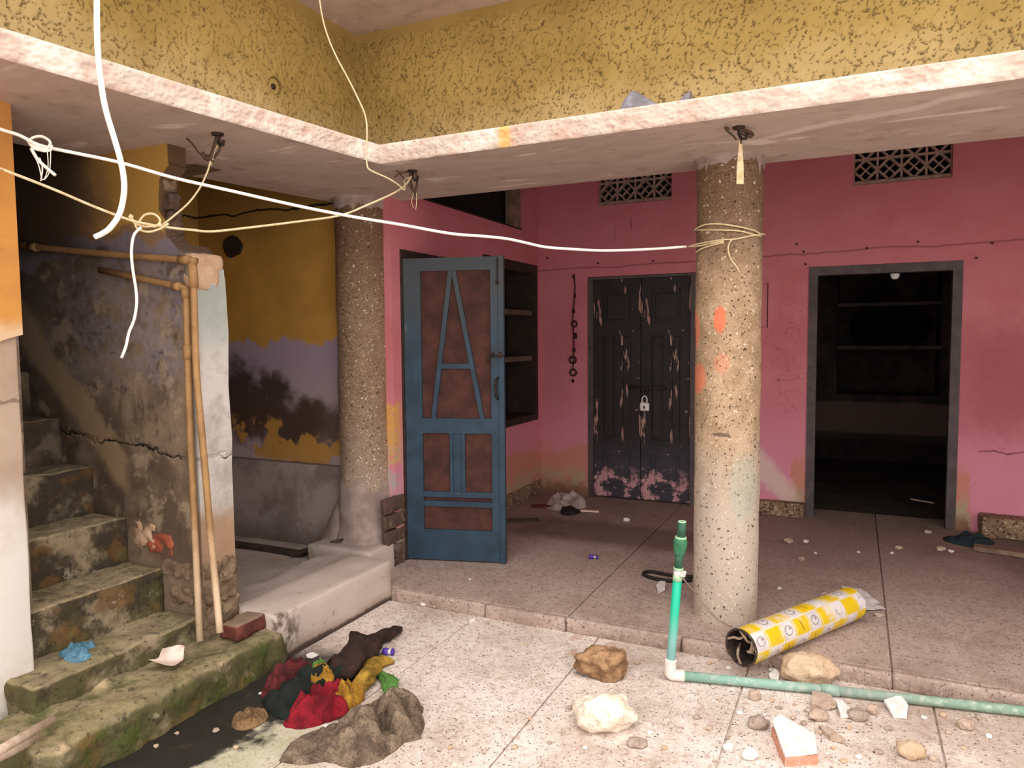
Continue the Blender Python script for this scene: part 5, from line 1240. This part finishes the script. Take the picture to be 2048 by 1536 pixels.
LM = ((1210, 1335, 'the brown jagged stone'), (1212, 1440, 'the large pale stone'), (1630, 1340, 'the rounded beige stone'), (1590, 1500, 'the salmon brick fragment'), (1690, 1425, 'the smaller white plaster shard'), (1792, 1424, 'the larger white plaster shard'),
      (1338, 1352, 'the elbow of the green pipe'), (1650, 1380, 'the coupling of the green pipe'), (1832, 1512, 'the lumpy beige stone'), (700, 1470, 'the burlap sack'), (640, 1400, 'the rag heap'), (810, 1205, 'the raised slab corner'), (1475, 1310, 'the near end of the yellow roll'), (400, 1440, 'the lowest mossy step'),
      (1938, 1456, 'the broken lump below the larger shard'), (1275, 1494, 'the flat grey cinder'), (1459, 1500, 'the small white pebble'), (1710, 1220, 'the far end of the yellow roll'), (1640, 1060, 'the left jamb of the open doorway'), (1905, 1062, 'the right jamb of the open doorway'), (1445, 1200, 'the front column'), (1010, 1120, 'the blue door'), (1140, 1015, 'the pale plastic bag'), (1320, 1152, 'the black rubber loop'))
def where(x, y):
    X, Y, n = min(LM, key=lambda q: (q[0]-x)**2+1.6*(q[1]-y)**2); dx, dy = x-X, (y-Y)*1.5
    return (('right of ' if dx > 0 else 'left of ') if abs(dx) > abs(dy) else ('in front of ' if dy > 0 else 'behind '))+n
random.seed(11)
CHIP = 'loose rubble chips on the courtyard floor'; sm = []
spots = [(1490, 1372), (1530, 1378), (1545, 1345), (1575, 1372), (1600, 1386), (1560, 1420), (1530, 1432), (1545, 1405), (1588, 1440), (1610, 1452), (1655, 1510), (1668, 1500), (1590, 1468), (1560, 1448), (1480, 1430), (1440, 1405), (1420, 1462), (1395, 1440), (1300, 1470), (1330, 1500), (1255, 1510), (1205, 1510), (1170, 1500), (1290, 1523), (1350, 1528), (1430, 1526), (1515, 1530), (1700, 1460), (1740, 1452), (1780, 1462), (1850, 1440), (1890, 1435), (1900, 1470), (1960, 1440), (1980, 1476), (1930, 1500), (1870, 1524), (1760, 1510), (1720, 1520), (1690, 1528), (1800, 1486), (1660, 1400), (1620, 1380), (1700, 1408), (1725, 1398), (1830, 1404), (1460, 1340), (1420, 1330), (1275, 1330), (1140, 1420), (1090, 1395), (1060, 1440), (1030, 1500), (1100, 1490), (945, 1245), (870, 1216), (830, 1212), (820, 1205), (846, 1213), (1050, 1290), (700, 1500), (560, 1405), (650, 1460), (900, 1500), (1480, 1470), (1456, 1480), (1575, 1395), (1590, 1412), (1640, 1470), (1612, 1425), (390, 1404), (310, 1497), (352, 1470), (430, 1466), (520, 1390), (470, 1500)]
for i, (x, y) in enumerate(spots):
    wd = random.uniform(6, 13); o = rock('rubble_chip', 'small '+('beige rubble chip', 'grey rubble chip', 'white plaster chip', 'tan stone chip')[i % 4]+' '+where(x, y), x, y, CZ, wd, wd*.6, .9, ('rubble_beige', 'rubble_grey', 'plaster_white', 'stone_beige')[i % 4], i+100, 2, .4, 'rubble', CHIP)
for i, (x, y, wd) in enumerate(((1580, 1088, 18), (1614, 1086, 10), (1604, 1122, 13), (1632, 1108, 6), (1800, 1100, 13), (1785, 1108, 6), (1886, 1103, 15), (1904, 1106, 10), (1858, 1068, 12), (1718, 1106, 6), (1322, 1178, 9), (1560, 1180, 9), (1650, 1190, 8), (1254, 1044, 14), (1030, 1190, 5), (940, 1160, 5))):
    rock('rubble_chip', 'small '+('beige rubble chip', 'white plaster chip')[i % 2]+' '+where(x, y), x, y, 0.0, wd, wd*.55, .9, ('rubble_beige', 'plaster_white')[i % 2], i+200, 2, .4, 'rubble', 'loose rubble chips on the verandah floor')
# ---- small litter
def cap(name, lab, px, py, z, L_, r, mats, dirv):
    p = atz(px, py, z); e = T(empty(name, (p[0], p[1], z+r), dirv), lab, 'bottle cap'); G().tube([(-L_/2, 0, 0), (0, 0, 0)], r, 14).make('shell', mats[0], e, True); G().tube([(-.004, 0, 0), (L_*.35, 0, 0)], r*.8, 14).make('inner_end', mats[1], e, True)
    G().tube([(L_*.3, 0, 0), (L_*.5, 0, 0)], r, 14).make('rim', mats[0], e, True); return e
cap('bottle_stopper', 'purple and white plastic cap beside the twisted black rag', 777, 1310, CZ, .055, .017, ('purple_plastic', 'fitting_white'), .25)
cap('small_battery', 'small purple cylinder with a metal end on the verandah floor', 1187, 1118, 0, .06, .014, ('purple_plastic', 'silver_metal'), .2)
# black loop
q = [(1383, 1161), (1360, 1163), (1330, 1161), (1303, 1156), (1288, 1150), (1290, 1145), (1305, 1144), (1330, 1149), (1352, 1152), (1386, 1154)]
T(G().tube([(p[0], p[1], .012) for p in spline([atz(x, y, 0.01) for x, y in q], 5)], .011, 8).make('rubber_loop', 'black_rubber', None, True), 'flat black rubber loop lying on the verandah floor behind the riser', 'strap')
# sticks bottom left
for k, (a, c, r, lab) in enumerate((((-30, 1518), (104, 1440), .016, 'upper of two pale sticks leaning at the left end of the stair'), ((-30, 1530), (84, 1474), .014, 'lower of two pale sticks leaning at the left end of the stair'))):
    p, q = atz(*a, .20-.07*k), atz(*c, .135-.065*k); p = p+(p-q)*.3
    T(G().tube([p, q], r, 10).make('stick', 'pale_stick', None, True), lab, 'stick')
# loose brick by the pier
bp3 = atz(482, 1272, .105); lb = G().rbox(-.095, .095, -.055, .055, 0, .072, .012, .02, .01, 14, 4).make('loose_brick', 'worn_red_brick', None, True); lb.location = (float(bp3[0])-.03, float(bp3[1])+.04, .098); lb.rotation_euler.z = math.radians(92)
T(lb, 'worn red brick lying on the lowest step against the pier', 'brick')
# wood scraps in the nook
for k, (a, c, wd, lab) in enumerate((((455, 1085), (610, 1108), .07, 'dark board lying along the foot of the nook wall'), ((585, 1108), (690, 1078), .05, 'dark splintered board running up to the left column'))):
    p, q = atz(*a, .07), atz(*c, .07 if k == 0 else .19); T(G().bar(p, q, wd, .022, (0, 0, 1)).make('scrap_board', 'plank_dark'), lab, 'board')
# corner litter
heap('plastic_bag', 'crumpled pale plastic bag in the far corner of the verandah', ((1103, 1020), (1112, 1004), (1135, 998), (1158, 1004), (1162, 1018), (1130, 1022)), 0, .12, 'plastic_pale', 31, 8, 12, 60, 'bag')
heap('black_scrap', 'small black crumpled scrap in front of the pale plastic bag', ((1122, 1026), (1130, 1020), (1150, 1020), (1152, 1029), (1135, 1032)), 0, .05, 'black_rubber', 33, 14, 8, 40, 'scrap')
T(G().bar(atz(1063, 1012, .012), atz(1104, 1012, .012), .05, .018, (0, 0, 1)).make('red_batten', 'rag_maroon'), 'short reddish slat beside the pale plastic bag', 'slat')
T(G().bar(atz(1162, 1021, .008), atz(1198, 1023, .008), .03, .012, (0, 0, 1)).make('pale_batten', 'paper_pinkish'), 'thin pale slat right of the pale plastic bag', 'slat')
T(G().bar(atz(1000, 1041, .01), atz(1078, 1039, .01), .04, .018, (0, 0, 1)).make('dark_batten', 'plank_dark'), 'dark slat sticking out behind the blue door', 'slat')
# cloth and plank by the right doorway
heap('dark_cloth', 'dark teal cloth crumpled at the foot of the wall right of the doorway', ((1886, 1076), (1910, 1074), (1955, 1074), (1985, 1082), (1975, 1092), (1940, 1094), (1900, 1086)), 0, .05, 'rag_teal_dark', 41, 9, 12, 60, 'cloth')
T(G().bar(atz(1948, 1094, .02), atz(2075, 1112, .02), .09, .03, (0, 0, 1)).make('grey_plank', 'plank_grey'), 'grey plank lying beside the dark cloth along the right wall', 'plank')
T(G().bar(atz(1822, 998, .005), atz(1868, 1006, .005), .022, .01, (0, 0, 1)).make('pale_lath', 'pale_stick'), 'thin pale lath on the floor just inside the dark room', 'lath')
# grey plastic bag on the canopy slab
bgm = G(); Yb = 3.32
o1 = [aty(x, y, Yb) for x, y in ((1240, 222), (1250, 198), (1262, 182), (1272, 182), (1290, 193), (1312, 206), (1335, 213), (1358, 203), (1368, 190), (1382, 180), (1384, 196), (1380, 214))]
c_ = np.array([np.mean([p[0] for p in o1]), Yb, 2.497]); vs = []; n = len(o1)
for dy, sc_ in ((-.05, .35), (-.015, .9), (.0, 1.0), (.05, .8), (.12, .2)):
    for p in o1: vs.append((p[0]-c_[0], dy, max((p[2]-2.497)*sc_, 0)))
fs = [(i*n+j, i*n+(j+1) % n, (i+1)*n+(j+1) % n, (i+1)*n+j) for i in range(4) for j in range(n)]+[tuple(reversed(range(n))), tuple(4*n+j for j in range(n))]
o = raw('plastic_sack', vs, fs, 'grey_plastic'); o.location = tuple(map(float, c_)); T(o, 'crumpled grey plastic sack lying on top of the canopy slab', 'sack')
# little scrap on the dark stair step, plus dry twigs
rock('pebble', 'pale scrap lying on a dark upper step', 84, 922, .865, 18, 22, .6, 'paper_white', 61, 3, .4, 'pebble')
# nails in the pink wall
NLL = ('nail just left of the open doorway head', 'nail a hand above the left corner of the open doorway', 'nail over the middle of the open doorway head, left of two', 'nail up and left of the open doorway corner', 'small nail over the open doorway, right of its middle', 'nail far above the right corner of the open doorway', 'nail just right of the open doorway head', 'nail over the left corner of the black double door', 'nail over the middle of the black double door', 'nail in the far corner beside the wall cupboard')
NL = 'nails in the pink back wall'
for i, (x, y) in enumerate(((1612, 528), (1608, 503), (1734, 496), (1594, 488), (1836, 483), (1984, 486), (1952, 515), (1197, 526), (1307, 521), (1096, 516))):
    p = aty(x, y, BY); T(G().tube([(p[0], BY+.01, p[2]), (p[0], BY-.02, p[2]-.004)], .008, 6).make('wall_nail', 'rust_iron', None, True), NLL[i], 'nail', NL)
bpy.context.view_layer.update()
